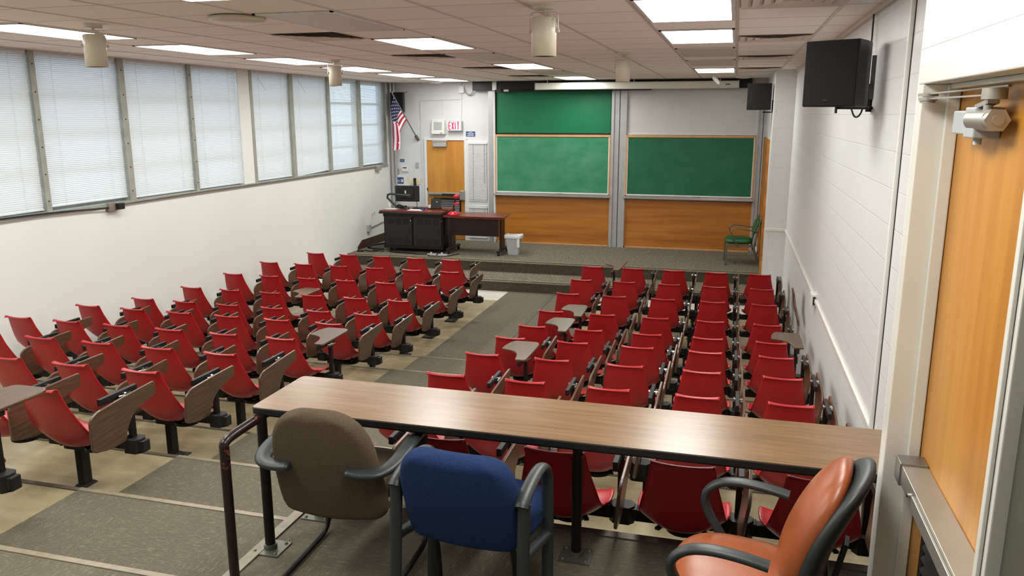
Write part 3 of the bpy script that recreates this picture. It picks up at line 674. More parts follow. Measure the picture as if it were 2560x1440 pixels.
def speaker(label, loc, rz, w, h, d, extra):
    t_ = thing('loudspeaker', label, 'speaker', loc, rz, 'black loudspeakers on wall brackets')
    k = .03
    P = [(-w/2, 0), (w/2, 0), (w/2-k*.35, d*.6), (w/2-k, d), (-w/2+k, d), (-w/2+k*.35, d*.6)]
    obj('cabinet', MB().prism([(x, y+.012) for x, y in P], -h/2, h/2), 'black_plastic', t_, bevel=.006)
    obj('grille', MB().box((-w/2+.004, -.004, -h/2+.004), (w/2-.004, .012, h/2-.004)), 'dark_cloth', t_, bevel=.005)
    obj('badge', MB().box((-.035, -.007, -h/2+.035), (.0, -.003, -h/2+.043)), 'black_worn', t_)
    extra(t_); return t_
def ex1(t_):
    m = Matrix.Rotation(-t_.rotation_euler[2], 4, 'Z')
    inv = lambda p: m @ (Vector(p)-Vector(t_.location))
    b = MB()
    b.bar(inv((.62, 5.45, .045)), inv((.855, 5.85, .045)), .05, .02).bar(inv((.847, 5.86, .02)), inv((.847, 5.86, .20)), .03, .03)
    b.cyl(inv((.60, 5.45, .01)), inv((.60, 5.45, .05)), .008, 8)
    obj('bracket', b, 'black_metal', t_)
    obj('bracket_plate', MB().bar(inv((.856, 5.82, .10)), inv((.856, 5.82, .38)), .04, .006), 'steel', t_)
    obj('cable', MB().tube(smooth_path([inv(p) for p in ((.84, 5.95, H), (.835, 5.9, .45), (.82, 5.84, .25), (.80, 5.75, .02), (.74, 5.65, -.03), (.7, 5.6, .06))]), .006, 6), 'arm_plastic', t_)
speaker('big black loudspeaker on the right block wall, nearest the camera', (.545, 5.42, .25), R(-27), .33, .40, .30, ex1)
def ex2(t_): obj('bracket', MB().bar((.05, .2, -.24), (.18, .2, -.24), .04, .02).bar((.2, .25, -.25), (.2, .25, -.05), .03, .03), 'black_metal', t_)
speaker('small black loudspeaker at right end of the projection screen', (.335, 13.5, .285), R(-6), .37, .41, .28, ex2)
def ex3(t_):
    obj('bracket', MB().bar((0, .2, 0), (0, .3, 0), .05, .05), 'black_metal', t_)
    obj('cable', MB().tube(smooth_path([(.13, .2, .2), (.2, .3, .25), (.22, .3, .42)]), .005, 6), 'arm_plastic', t_)
speaker('small black loudspeaker behind the flag in the front left corner', (-6.93, 15.97, .27), R(4), .28, .42, .2, ex3)

# flag
t_ = thing('flag', 'american flag hanging from angled grey pole on front wall', 'flag', (-6.56, YF-.02, -.49))
P0, P1 = Vector((0, -.03, 0)), Vector((-.29, -.62, .93))
obj('pole', MB().cyl(P0, P1, .012, 10).lathe([(0, .06), (.02, .04), (.012, 0), (0, -.01)], c=tuple(P1), n=10), 'steel', t_)
obj('wall_socket', MB().bar((0, .02, -.03), (-.03, -.06, .07), .05, .05), 'aged_steel', t_, bevel=.006)
NS, NT_ = 60, 26; flag = []; cells = []
for j in range(NT_+1):
    tt = j/NT_; hp = P0.lerp(P1, .42+.52*tt); row = []
    Lf = .39+.72*tt**.8
    for i in range(NS+1):
        s = i/NS; g = 1-math.exp(-3.2*s)
        tx = -.285 + .075*math.sin(tt*9.5+1.2) + .015*math.sin(7*s+tt*4)
        ty = -.50 + .05*math.cos(tt*9.5+1.2)+.02*math.sin(9*s)
        x = hp.x*(1-g)+tx*g; y = hp.y*(1-g)+ty*g
        if s < .5: x -= .05*math.sin(s*2*math.pi)*tt
        row.append((x, y, hp.z-s*Lf))
    flag.append(row)
mb = MB(); vv = [p for r_ in flag for p in r_]; fs = []; mi = []
starset = set()
for j in range(NT_):
    for i in range(NS):
        n_ = j*(NS+1)+i; fs.append((n_, n_+1, n_+NS+2, n_+NS+1))
        if i < NS*.42 and j >= NT_*6/13:
            m_ = 1
            if (i % 4 == 1 and (j % 4) == 1) or (i % 4 == 3 and (j % 4) == 3): m_ = 2
        else: m_ = 0 if (j*13//NT_) % 2 == 0 else 2
        mi.append(m_)
mb.add(vv, fs, 0, True); mb.mi = mi
flat('flag_red', srgb(168, 34, 62), .8); flat('flag_blue', srgb(30, 34, 78), .8); flat('flag_white', srgb(226, 222, 226), .8)
obj('cloth', mb, ['flag_red', 'flag_blue', 'flag_white'], t_)
obj('snap_hook', MB().tube([(-.29, -.50, -.24), (-.295, -.50, -.28), (-.28, -.50, -.29)], .005, 6), 'steel', t_)

# small ceiling items at the front
t_ = thing('ceiling_camera', 'white microphone pod hanging from ceiling before the screen', 'microphone', (-.38, 14.3, H))
obj('stem', MB().cyl((0, 0, 0), (0, 0, -.05), .008, 8), 'white_plastic', t_)
obj('pod', MB().tube([(-.03, 0, -.04), (-.02, 0, -.06), (.02, 0, -.1), (.06, 0, -.15), (.075, 0, -.17)], .03, 12, rfun=lambda t: .012+.026*math.sin(math.pi*min(1, max(.05, t)))), 'white_plastic', t_)
for x, y, l in ((.1, 15.2, 'white round smoke detector near right end of the screen'), (-5.96, 15.75, 'small flat white ceiling detector above the front door')):
    tag(obj('smoke_detector', MB().lathe([(0, -.045), (.06, -.045), (.14, -.03), (.15, 0)], c=(x, y, H), n=28), 'white_plastic', recalc=True), l, 'smoke detector')
# right side: recess door, raceway
struct('door_2', MB().box((XC-.02, 13.95, ZS+.02), (XC-.003, 15.7, -.50)).box((XC-.035, 13.85, ZS), (XC, 13.95, -.40)).box((XC-.035, 15.7, ZS), (XC, 15.8, -.40)).box((XC-.035, 13.95, -.50), (XC, 15.7, -.40)), 'panel_wood')
t_ = thing('wall_raceway', 'white surface raceway running along the right block wall', 'raceway', (XR, 8, -1.787))
obj('channel', MB().box((-.022, -4.2, -.02), (0, YC-8, .02)), 'paint_gloss', t_, bevel=.004)
obj('outlet_box', MB().box((-.05, .13, -.06), (0, .29, .06)), 'white_plastic', t_, bevel=.005)
obj('outlet_face', MB().box((-.035, .115, -.04), (-.012, .131, .04)), 'black_plastic', t_)
obj('channel_return', MB().box((XC-XR-.02, YC-8-.022, -.02), (0, YC-8, .02)), 'paint_gloss', t_, bevel=.004)
tag(obj('recess_chute', MB().box((.50, 15.7, ZS), (XC, 16.1, ZS+.13)), 'paint_gloss', bevel=.02), 'white curved floor box in the corner behind the green chair', 'box')

# ------------------------------------------------------------------ tablet arm chairs
def shell_mesh():
    #      y      z     half  lift  (y forward, z up; origin under the top edge of the back, on the floor)
    K = [(-.012, .826, .144, .014), (-.003, .832, .145, .014), (.006, .822, .146, .015), (.028, .74, .158, .018), (.056, .66, .175, .022), (.084, .58, .192, .030), (.112, .505, .205, .046),
         (.148, .445, .212, .074), (.198, .400, .215, .094), (.262, .380, .217, .090), (.325, .380, .224, .076), (.385, .394, .230, .062), (.437, .408, .230, .048), (.478, .415, .224, .032), (.502, .404, .204, .018), (.508, .390, .196, .014)]
    K = [(a-.014, b, c, d) for a, b, c, d in K]
    def cr(t):
        n = len(K)-1; i = min(int(t*n), n-1); f = t*n-i
        p = [K[max(0, min(n, i+d))] for d in (-1, 0, 1, 2)]
        return [0.5*(2*p[1][k]+(p[2][k]-p[0][k])*f+(2*p[0][k]-5*p[1][k]+4*p[2][k]-p[3][k])*f*f+(3*p[1][k]-p[0][k]-3*p[2][k]+p[3][k])*f**3) for k in range(4)]
    NU, NV = 38, 20; P = []
    for i in range(NU+1):
        t = i/NU; y, z, hw, lf = cr(t); y2, z2 = cr(min(1, t+.02))[:2]; y1, z1 = cr(max(0, t-.02))[:2]
        d = Vector((0, y2-y1, z2-z1)).normalized(); n = Vector((0, -d.z, d.y))      # toward the sitter
        row = []
        for j in range(NV+1):
            s = -1+2*j/NV; a = abs(s)
            row.append(Vector((hw*s, y, z)) + n*lf*a**2.2)
        P.append(row)
    for c in (0, -1):                                                    # soften the front corners and the back corners
        for k, i in enumerate((-1, -2, -3)):
            f = (.0, .0, .0)[k]
    P = [[Vector(q) for q in r] for r in P]
    for j in (0, NV):
        s = 1 if j == NV else -1
        P[-1][j] -= Vector((s*.022, .004, 0)); P[-2][j] -= Vector((s*.010, .002, 0))
        P[0][j] -= Vector((s*.007, 0, .007)); P[1][j] -= Vector((s*.004, 0, .004))
    mb = MB(); mb.grid(P, thick=.0065); return mb
TAB = rpoly([(0, 0), (-.085, 0), (-.098, .12), (-.125, .21), (-.195, .265), (-.268, .285), (-.262, .42), (-.225, .555), (-.03, .560), (0, .50), (.004, .25)], [.02, .02, .05, .05, .05, .02, .06, .035, .04, .06, .1], 4)
TAB = [(x*1.1, y) for x, y in TAB]

proto = thing('tablet_chair', 'x', 'chair')
sh = obj('shell', shell_mesh(), 'red_shell', proto, recalc=True)
br = MB()
br.box((-.09, .36, .352), (.09, .46, .372)).bar((-.12, .22, .385), (-.05, .41, .36), .025, .014).bar((.12, .22, .385), (.05, .41, .36), .025, .014).cyl((0, .41, .30), (0, .41, .322), .09, 16)
obj('bracket', br, 'black_metal', proto, bevel=.003)
cl = MB().prism([(-.065, -.018), (-.04, -.05), (.04, -.05), (.065, -.018), (.065, .018), (.04, .05), (-.04, .05), (-.065, .018)], .306, .402, Matrix.Translation((.275, .41, 0)))
cl.box((.195, .378, .325), (.355, .442, .390))
cl.cyl((.245, .41, .296), (.245, .41, .306), .008, 8).cyl((.305, .41, .296), (.305, .41, .306), .008, 8)
obj('clamp', cl, 'black_worn', proto, bevel=.010)
obj('arm_post', MB().box((.248, .395, .39), (.278, .435, .70)), 'black_metal', proto, bevel=.002)
obj('arm_bar', MB().box((.250, .17, .692), (.276, .48, .735)), 'black_worn', proto, bevel=.003)
hg = MB().cyl((.238, .36, .712), (.30, .36, .712), .010, 10).cyl((.236, .36, .712), (.244, .36, .712), .016, 10).bar((.292, .33, .70), (.292, .40, .70), .008, .03).cyl((.29, .30, .71), (.302, .42, .695), .007, 8)
obj('hinge', hg, 'chrome', proto)
tb = obj('tablet', MB().prism(TAB, -.017, 0), ['tablet_laminate'], proto, bevel=.004)
protos = list(proto.children)
FOLD = Matrix(((0, 0, 1), (0, -1, 0), (1, 0, 0))).to_4x4()
def tablet_matrix(state):
    if state == 'down': return Matrix.Translation((.318, .18, .755)) @ Matrix.Rotation(R(random.uniform(-2, 2)), 4, 'Z')
    if state == 'tilt': return Matrix.Translation((.36, .20, .765)) @ Matrix.Rotation(R(-8), 4, 'Z') @ Matrix.Rotation(R(5), 4, 'X')
    if state == 'up': return Matrix.Translation((.36, .42, .74)) @ Matrix.Rotation(R(80), 4, 'Y') @ Matrix.Rotation(R(10), 4, 'Z') @ Matrix.Translation((-.0, 0, 0))
    a = R(7+random.uniform(-3, 3)); b = R(random.uniform(1.5, 5))
    return Matrix.Translation((.318, .595, .722)) @ Matrix.Rotation(a, 4, 'Y') @ Matrix.Rotation(b, 4, 'X') @ FOLD
first = [True]
def place_chair(x, y, z, label, group, state):
    if first[0]: r = proto; kids = protos; first[0] = False
    else:
        r = proto.copy(); COL.objects.link(r); kids = []
        for ch in protos:
            c = ch.copy(); COL.objects.link(c); c.parent = r; kids.append(c)
    r.location = (x, y, z); r['label'] = label; r['group'] = group
    for c in kids:
        if c.name.startswith('tablet'): c.matrix_local = tablet_matrix(state)
    return r
def beam(xa, xb, y, z, peds, label, group):
    t_ = thing('seat_rail', label, 'seat rail', (xa, y+.41, z), 0, group)
    obj('beam', MB().box((0, -.028, .322), (xb-xa, .028, .385)), 'black_metal', t_, bevel=.004)
    for px in (0, xb-xa): obj('end_cap', MB().box((px-.006, -.032, .315), (px+.006, .032, .392)), 'black_worn', t_, bevel=.006)
    for px in peds:
        q = px-xa
        p = obj('pedestal', MB().box((q-.024, -.04, .004), (q+.024, .04, .325)), 'black_metal', t_, bevel=.008)
        obj('pedestal_head', MB().prism(rpoly([(q-.11, -.05), (q+.11, -.05), (q+.11, .05), (q-.11, .05)], .04), .285, .324), 'black_metal', t_)
        f = MB().add([(q-.075, -.08, .002), (q+.085, -.08, .002), (q+.085, .10, .002), (q-.075, .10, .002), (q-.075, -.08, .010), (q+.085, -.08, .010), (q+.085, .10, .010), (q-.075, .10, .010)], [(0, 3, 2, 1), (4, 5, 6, 7), (0, 1, 5, 4), (1, 2, 6, 5), (2, 3, 7, 6), (3, 0, 4, 7)])
        f.add([(q-.055, -.06, .010), (q+.06, -.06, .010), (q+.06, .07, .010), (q-.055, .07, .010), (q-.028, -.045, .04), (q+.028, -.045, .04), (q+.028, .045, .04), (q-.028, .045, .04)], [(4, 5, 6, 7), (0, 1, 5, 4), (1, 2, 6, 5), (2, 3, 7, 6), (3, 0, 4, 7)])
        obj('floor_plate', f, 'black_worn', p)
PIT = .590
LY = [11.577, 10.606, 9.678, 8.757, 7.858, 7.010, 6.119, 5.244, 4.367, 3.52, 2.58]
LZ = [-2.217, -2.209, -2.212, -2.218, -2.170, -2.059, -1.971, -1.855, -1.722, -1.565, -1.378]
RY = [11.399, 10.523, 9.607, 8.636, 7.739, 6.902, 6.029, 5.162, 4.30, 3.422]
RZ = [-2.181, -2.204, -2.199, -2.195, -2.139, -2.035, -1.936, -1.833, -1.70, -1.548]
LX0, RX0 = -6.802, -1.915
tier_of = [0, 0, 0, 0, 1, 2, 3, 4, 5, 6, 7]
rown = ['front row', 'second row', 'third row', 'fourth row', 'fifth row', 'sixth row', 'seventh row', 'eighth row', 'ninth row', 'tenth row', 'eleventh row']
coln = ['first', 'second', 'third', 'fourth', 'fifth', 'sixth']
ldown = {(3, 2), (6, 5), (10, 5)}
rdown = {(6, 0), (3, 0), (4, 0), (4, 4)}
for r in range(11):
    z = TZ[tier_of[r]]+.0; n = 5 if r == 0 else 6; x0 = -6.547 if r == 0 else LX0; zc = LZ[r]-.832
    cmin = {7: 1, 8: 3, 9: 4, 10: 5}.get(r, 0)
    for c in range(cmin, n):
        st = 'down' if (r, c) in ldown else 'fold'
        lab = 'red chair, tablet %s, window side block, %s from stage, %s seat from aisle' % ('lowered flat' if st == 'down' else 'folded', rown[r], coln[n-1-c])
        place_chair(x0+c*PIT, LY[r], zc, lab, 'red tablet arm chairs in the window side block', st)
    xe = x0+(n-1)*PIT
    beam(max(x0+cmin*PIT-.2, XL+.1), xe+.36, LY[r], zc, [xe-.15] + ([xe-1.75, x0+.5] if r < 7 else ([xe-1.75] if r < 9 else [xe-1.2] if r == 9 else [])), 'black seat rail on pedestals, window side block, %s' % rown[r], 'black rails carrying the window side rows')
for r in range(10):
    zc = RZ[r]-.832
    for c in range(5):
        st = 'down' if (r, c) in rdown else ('tilt' if (r, c) == (0, 0) else ('up' if (r, c) == (3, 4) else 'fold'))
        lab = 'red chair, tablet %s, right block, %s from stage, %s seat from aisle' % ({'down': 'lowered flat', 'tilt': 'lowered and tilted', 'up': 'raised upright', 'fold': 'folded'}[st], rown[r], coln[c])
        place_chair(RX0+c*PIT, RY[r], zc, lab, 'red tablet arm chairs in the right block', st)
    beam(RX0-.2, RX0+4*PIT+.36, RY[r], zc, [RX0+.47, RX0+1.06 if r == 9 else RX0+1.5, RX0+3.3], 'black seat rail on pedestals, right block, %s' % rown[r], 'black rails carrying the right block rows')
tag(obj('paper_cup', MB().lathe([(0, 0), (.03, 0), (.045, .11), (.042, .11), (.028, .006), (0, .006)], c=(-.06, 4.66, -2.19), n=20), 'white_plastic', recalc=True), 'clear plastic cup standing behind the last row, under the table', 'cup') if False else None

# ------------------------------------------------------------------ wheelchair-height table at the back
TZt = -1.335
t_ = thing('long_table', 'long wood laminate table with black edge, bolted to back platform', 'table', (-.7, 3.28, ZP))
x0, x1, y0, y1, zt = -2.118+.7, XR-.03+.7, 3.072-3.28, 3.548-3.28, TZt-ZP
top = rpoly([(x0, y0), (x1, y0), (x1, y1), (x0, y1)], [.03, .005, .005, .03])
obj('tabletop', MB().prism(top, zt-.003, zt), 'table_laminate', t_)
obj('edge_band', MB().prism(rpoly([(x0-.003, y0-.003), (x1, y0-.003), (x1, y1+.003), (x0-.003, y1+.003)], [.033, .005, .005, .033]), zt-.034, zt-.002), 'black_plastic', t_, bevel=.004)
obj('rail', MB().box((x0+.05, y0+.05, zt-.06), (x1-.05, y0+.08, zt-.034)).box((x0+.05, y1-.08, zt-.06), (x1-.05, y1-.05, zt-.034)), 'black_metal', t_)
for (lx, ly) in ((-2.068, 3.075), (-2.0, 3.44), (-.622, 3.40), (.78, 3.44)):
    q = (lx+.7, ly-3.28)
    l_ = obj('leg', MB().cyl((q[0], q[1], .01), (q[0], q[1], zt-.034), .024, 20), 'black_metal', t_)
    f = MB().box((q[0]-.075, q[1]-.07, 0), (q[0]+.075, q[1]+.07, .007)).cyl((q[0], q[1], .005), (q[0], q[1], .03), .032, 18)
    for sx in (-.055, .055):
        for sy in (-.05, .05): f.lathe([(.009, 0), (.007, .006), (0, .008)], c=(q[0]+sx, q[1]+sy, .007), n=8)
    obj('floor_plate', f, 'aged_steel', l_)
tag(obj('handrail', MB().tube(smooth_path([(-2.08, 2.80, ZP), (-2.08, 2.80, -1.60), (-2.08, 2.80, -1.43), (-2.08, 2.80, -1.40), (-2.08, 2.84, -1.388), (-2.08, 3.0, -1.385), (-2.08, 3.40, -1.385)], 3), .022, 20), 'worn_rail'), 'worn black bent pipe handrail with red scuffs at the table end', 'handrail')

# ------------------------------------------------------------------ office chairs on the platform
def superback(w, h, d, bulge, top_r, bot_r, taper=0, bend=0, curve=None, edge=5):
    """upholstered pad as a closed skin made of a front and a rear sheet"""
    mb = MB(); NR, NC = 36, 30
    for side in (1, -1):
        P = []
        for i in range(NR+1):
            zz = math.sin(math.pi*(i/NR-.5)); e = top_r if zz > 0 else bot_r
            wx = w/2*max(0.0, 1-abs(zz)**e)**(1/e)*(1-taper*max(0, zz)**1.5)
            if abs(zz) > .9999: wx = .0
            row = []
            for j in range(NC+1):
                sx = math.sin(math.pi*(j/NC-.5)); x = wx*sx
                r = min(1.0, (abs(sx)**e*(1-abs(zz)**e)+abs(zz)**e)**(1/e))
                th = d/2*max(0.0, 1-r**edge)**.5
                yb = bulge*(1-min(1, (x/(w/2))**2)) - bend*zz*zz - (curve(zz) if curve else 0)
                row.append((x, side*th-yb, zz*h/2))
            P.append(row if side > 0 else row[::-1])
        mb.grid(P)
    return mb
def pad(prof, w, h, d, bulge, shear=0, bend=0, edge=6, shift=None):
    """back cushion from a half width profile [(0 top .. 1 bottom, half width in units of w)]"""
    mb = MB(); NR, NC = 44, 28
    def hw(t):
        for (a, b), (c, e) in zip(prof[:-1], prof[1:]):
            if a <= t <= c:
                f = (t-a)/(c-a) if c > a else 0; return b+(e-b)*f
        return prof[-1][1]
    ts = [.5-.5*math.cos(math.pi*i/NR) for i in range(NR+1)]
    for side in (1, -1):
        P = []
        for t in ts:
            z = .5-t; wx = hw(t)*w; row = []
            dt = min(t, 1-t)*h
            for j in range(NC+1):
                sx = math.sin(math.pi*(j/NC-.5)); x = wx*sx
                e1 = min(1, (wx-abs(x))/.035) if wx > 0 else 0; e2 = min(1, dt/.035)
                m = (1-(1-e1)**2)**.5*(1-(1-e2)**2)**.5
                th = d/2*m
                yb = bulge*(1-min(1, (x/(w/2))**2)) - bend*(2*z)**2 + (shift(t) if shift else 0)
                row.append((x-shear*z, side*th-yb, z*h))
            P.append(row if side > 0 else row[::-1])
        mb.grid(P)
    return mb
PB = [(0, .02), (.008, .12), (.03, .20), (.07, .29), (.13, .365), (.22, .425), (.35, .463), (.6, .488), (.8, .495), (.9, .49), (.95, .47), (.98, .44), (1, .38)]
PBL = [(0, .08), (.008, .22), (.03, .32), (.07, .39), (.13, .44), (.22, .475), (.35, .495), (.5, .49), (.7, .482), (.85, .475), (.92, .46), (.97, .42), (1, .34)]
# brown
t_ = thing('guest_chair', 'brown fabric sled base armchair at left end of the long table', 'chair', (-1.60, 2.85, ZP), R(2))
b = obj('backrest', pad(PB, .50, .52, .085, .045, shear=.03, bend=.02), 'brown_fabric', t_, recalc=True); b.location = (0, -.02, .622); b.rotation_euler = (R(9), 0, 0)
s_ = obj('seat', superback(.50, .48, .10, .01, 3.2, 3.4), 'brown_fabric', t_, recalc=True); s_.location = (0, .26, .435); s_.rotation_euler = (R(-90), 0, 0)
for sx in (-1, 1):
    a = [(sx*.125, -.098, .625), (sx*.19, -.10, .617), (sx*.265, -.085, .62), (sx*.30, -.01, .633), (sx*.305, .14, .648), (sx*.30, .26, .65), (sx*.285, .36, .62), (sx*.265, .40, .55), (sx*.25, .36, .44)]
    obj('armrest', MB().tube(smooth_path(a, 3), .022, 16, flatten=(1.45, .75, (0, 0, 1)), rfun=lambda q: .010+.017*min(1, q*14+.05)**.5*(1-.25*q)), 'arm_plastic', t_)
    p = [(sx*.245, .30, .40), (sx*.255, .46, .36), (sx*.26, .49, .30), (sx*.262, .48, .08), (sx*.262, .44, .018), (sx*.262, .34, .014), (sx*.262, -.26, .014)]
    obj('sled_runner', MB().tube(smooth_path(p, 3), .0125, 12), 'black_metal', t_)
obj('cross_tube', MB().cyl((-.262, -.25, .014), (.262, -.25, .014), .0125, 12).box((-.12, .05, .33), (.12, .45, .375)), 'black_metal', t_)
# blue
t_ = thing('guest_chair', 'blue fabric armchair with grey black frame, middle of the long table', 'chair', (-.935, 2.66, ZP), R(-5))
b = obj('backrest', pad(PBL, .49, .40, .095, .03, shear=.02, bend=.015), 'blue_fabric', t_, recalc=True); b.location = (0, -.01, .632); b.rotation_euler = (R(10), 0, 0)
s_ = obj('seat', superback(.49, .48, .10, .01, 3.6, 3.6), 'blue_fabric', t_, recalc=True); s_.location = (0, .27, .45); s_.rotation_euler = (R(-90), 0, 0)
for sx in (-1, 1):
    fr = MB()
    q = [(sx*.268, -.07, .0), (sx*.268, -.055, .25), (sx*.265, -.035, .62), (sx*.263, -.03, .66)]
    fr.tube(smooth_path(q, 2), .02, 14, flatten=(1.2, .9, (0, 1, 0)), rfun=lambda t_: .018+.006*t_)
    obj('arm_frame', fr, 'arm_plastic', t_)
    q = [(sx*.262, -.055, .655), (sx*.262, -.04, .672), (sx*.26, .05, .70), (sx*.256, .15, .712), (sx*.254, .23, .70), (sx*.254, .275, .65), (sx*.258, .28, .55), (sx*.262, .27, .30), (sx*.265, .26, .0)]
    obj('armrest', MB().tube(smooth_path(q, 3), .022, 16, flatten=(1.2, .8, (0, 0, 1)), rfun=lambda t_: .024-.004*t_), 'arm_plastic', t_)
    obj('side_rail', MB().tube(smooth_path([(sx*.262, -.03, .44), (sx*.26, .28, .38)], 1), .022, 12), 'arm_plastic', t_)
    obj('arm_screw', MB().cyl((sx*.283, -.03, .64), (sx*.287, -.03, .64), .006, 8), 'black_metal', t_)
    obj('base_tube', MB().tube(smooth_path([(sx*.17, .10, .40), (sx*.17, .13, .30), (sx*.175, .16, .06), (sx*.175, .12, .016), (sx*.175, -.2, .014)], 3), .0125, 12), 'black_metal', t_)
# leather swivel
t_ = thing('office_chair', 'tan leather office chair with black shell and loop arms, right end', 'chair', (.045, 2.715, ZP), R(80))
s_ = obj('seat', superback(.50, .46, .11, .02, 2.7, 3.0), 'orange_leather', t_, recalc=True); s_.location = (0, -.045, .43); s_.rotation_euler = (R(-90), 0, 0)
sp_ = obj('seat_pan', superback(.48, .48, .06, .0, 2.7, 3.0), 'black_plastic', t_, recalc=True); sp_.location = (0, -.04, .375); sp_.rotation_euler = (R(-90), 0, 0)
cv = lambda z: -(.035*(z+.35)**2*2.2 if z < -.35 else .15*((z+.35)/1.35)**1.5)
b = obj('backrest', superback(.40, .52, .10, -.03, 2.5, 2.6, curve=cv), 'orange_leather', t_, recalc=True); b.location = (0, -.262, .68)
b = obj('back_shell', superback(.425, .54, .085, .02, 2.5, 2.6, curve=cv), 'arm_plastic', t_, recalc=True); b.location = (0, -.285, .675)
for sx in (-1, 1):
    a = [(sx*.268, -.185, .655), (sx*.27, -.10, .668), (sx*.272, .0, .672), (sx*.272, .08, .655), (sx*.27, .135, .60), (sx*.265, .12, .53), (sx*.25, .04, .42), (sx*.235, -.01, .37), (sx*.17, -.02, .365)]
    obj('armrest', MB().tube(smooth_path(a, 3), .022, 16, flatten=(1.25, .75, (0, 0, 1))), 'arm_plastic', t_)
obj('gas_column', MB().cyl((0, 0, .10), (0, 0, .43), .028, 18).box((-.10, -.10, .40), (.10, .12, .44)).bar((0, -.08, .42), (0, -.36, .46), .07, .014).bar((0, -.36, .46), (0, -.40, .66), .07, .014), 'black_metal', t_)
for k in range(5):
    a = 2*math.pi*k/5+.3; p = (.29*math.cos(a), .29*math.sin(a))
    l_ = obj('base_leg', MB().bar((0, 0, .11), (p[0], p[1], .075), .045, .03), 'black_plastic', t_, bevel=.006)
    obj('castor', MB().cyl((p[0]-.02*math.sin(a), p[1]+.02*math.cos(a), .028), (p[0]+.02*math.sin(a), p[1]-.02*math.cos(a), .028), .028, 16).cyl((p[0], p[1], .03), (p[0], p[1], .075), .01, 8), 'black_plastic', l_)

# ------------------------------------------------------------------ near door on the right
KD = 1.108
def kd(mb): mb.v = [(x*KD, y*KD, z*KD) for x, y, z in mb.v]; return mb
dn = struct('door_3', MB().box((.665, DY0-.005, ZP+.01), (.71, DY1+.005, .09)), 'door_wood')
obj('door_frame', MB().box((.556, DY1, ZP), (.72, 2.868, .093)).box((.625, DY1-.016, ZP), (.663, DY1-.0005, .092)), 'paint_gloss', dn, bevel=.004)
obj('door_frame', MB().box((.556, 1.717, .0935), (.72, 2.868, .156)).box((.63, DY0, .078), (.663, DY1-.017, .093)), 'paint_gloss', dn, bevel=.004)
obj('door_frame', MB().box((.556, 1.717, ZP), (.72, DY0, .093)).box((.546, 1.735, ZP), (.555, 1.757, .155)), 'paint_gloss', dn, bevel=.003)
obj('door_gap', MB().box((.672, 2.796, ZP), (.70, 2.8, .088)), 'dark_inside', dn)
obj('panic_bar', kd(MB().box((.527, 1.65, -1.065), (.5995, 2.44, -1.008))), 'brushed', dn, bevel=.002)
obj('panic_bar_end', kd(MB().box((.523, 2.40, -1.072), (.5995, 2.47, -1.002))), 'steel', dn, bevel=.002)
obj('panic_bar_pad', kd(MB().box((.519, 1.65, -1.058), (.5268, 2.22, -1.018))), 'brushed', dn, bevel=.002)
obj('screw', kd(MB().cyl((.519, 2.27, -1.04), (.529, 2.27, -1.04), .006, 10)), 'chrome', dn)
obj('louver_frame', kd(MB().box((.590, 1.68, -1.75), (.5995, 2.36, -1.72)).box((.590, 2.32, -1.72), (.5995, 2.36, -1.15)).box((.590, 1.68, -1.15), (.5995, 2.36, -1.11))), 'black_metal', dn)
mb = MB().box((.5985, 1.68, -1.72), (.5995, 2.32, -1.15), 1)
for k in range(16): mb.cbox((.595, 2.0, -1.17-k*.035), (.003, .64, .032), 0, Matrix.Rotation(R(35), 3, 'Y'))
obj('louver_slats', kd(mb), ['black_worn', 'dark_inside'], dn)
obj('closer_body', kd(MB().box((.545, 2.20, -.048), (.5995, 2.345, .010)).box((.540, 2.13, -.055), (.5995, 2.215, .018)).cyl((.56, 2.16, -.07), (.56, 2.16, -.054), .01, 8)), 'grey_plastic', dn, bevel=.005)
obj('closer_cylinder', kd(MB().cyl((.556, 2.19, -.012), (.556, 2.04, -.012), .025, 24).cyl((.556, 2.04, -.012), (.556, 2.01, -.012), .027, 6).cyl((.556, 2.01, -.012), (.556, 2.004, -.012), .012, 16)), 'brushed', dn)
obj('closer_arm', kd(MB().cyl((.51, 2.49, .050), (.51, 2.49, .058), .026, 20).cyl((.51, 2.49, .038), (.51, 2.49, .047), .024, 20).cyl((.51, 2.49, .032), (.51, 2.49, .038), .02, 20)
    .cyl((.555, 2.05, .034), (.555, 2.05, .058), .026, 22).bar((.51, 2.49, .043), (.555, 2.05, .044), .010, .004).bar((.51, 2.49, .056), (.60, 2.10, .065), .014, .004)
    .bar((.555, 2.05, .030), (.557, 2.16, .018), .024, .010).cyl((.55, 2.07, .002), (.55, 2.07, .022), .010, 12)), 'brushed', dn)
struct('trim_27', MB().box((.585, 1.2, ZP), (.66, 1.717, .155)), 'aged_steel')

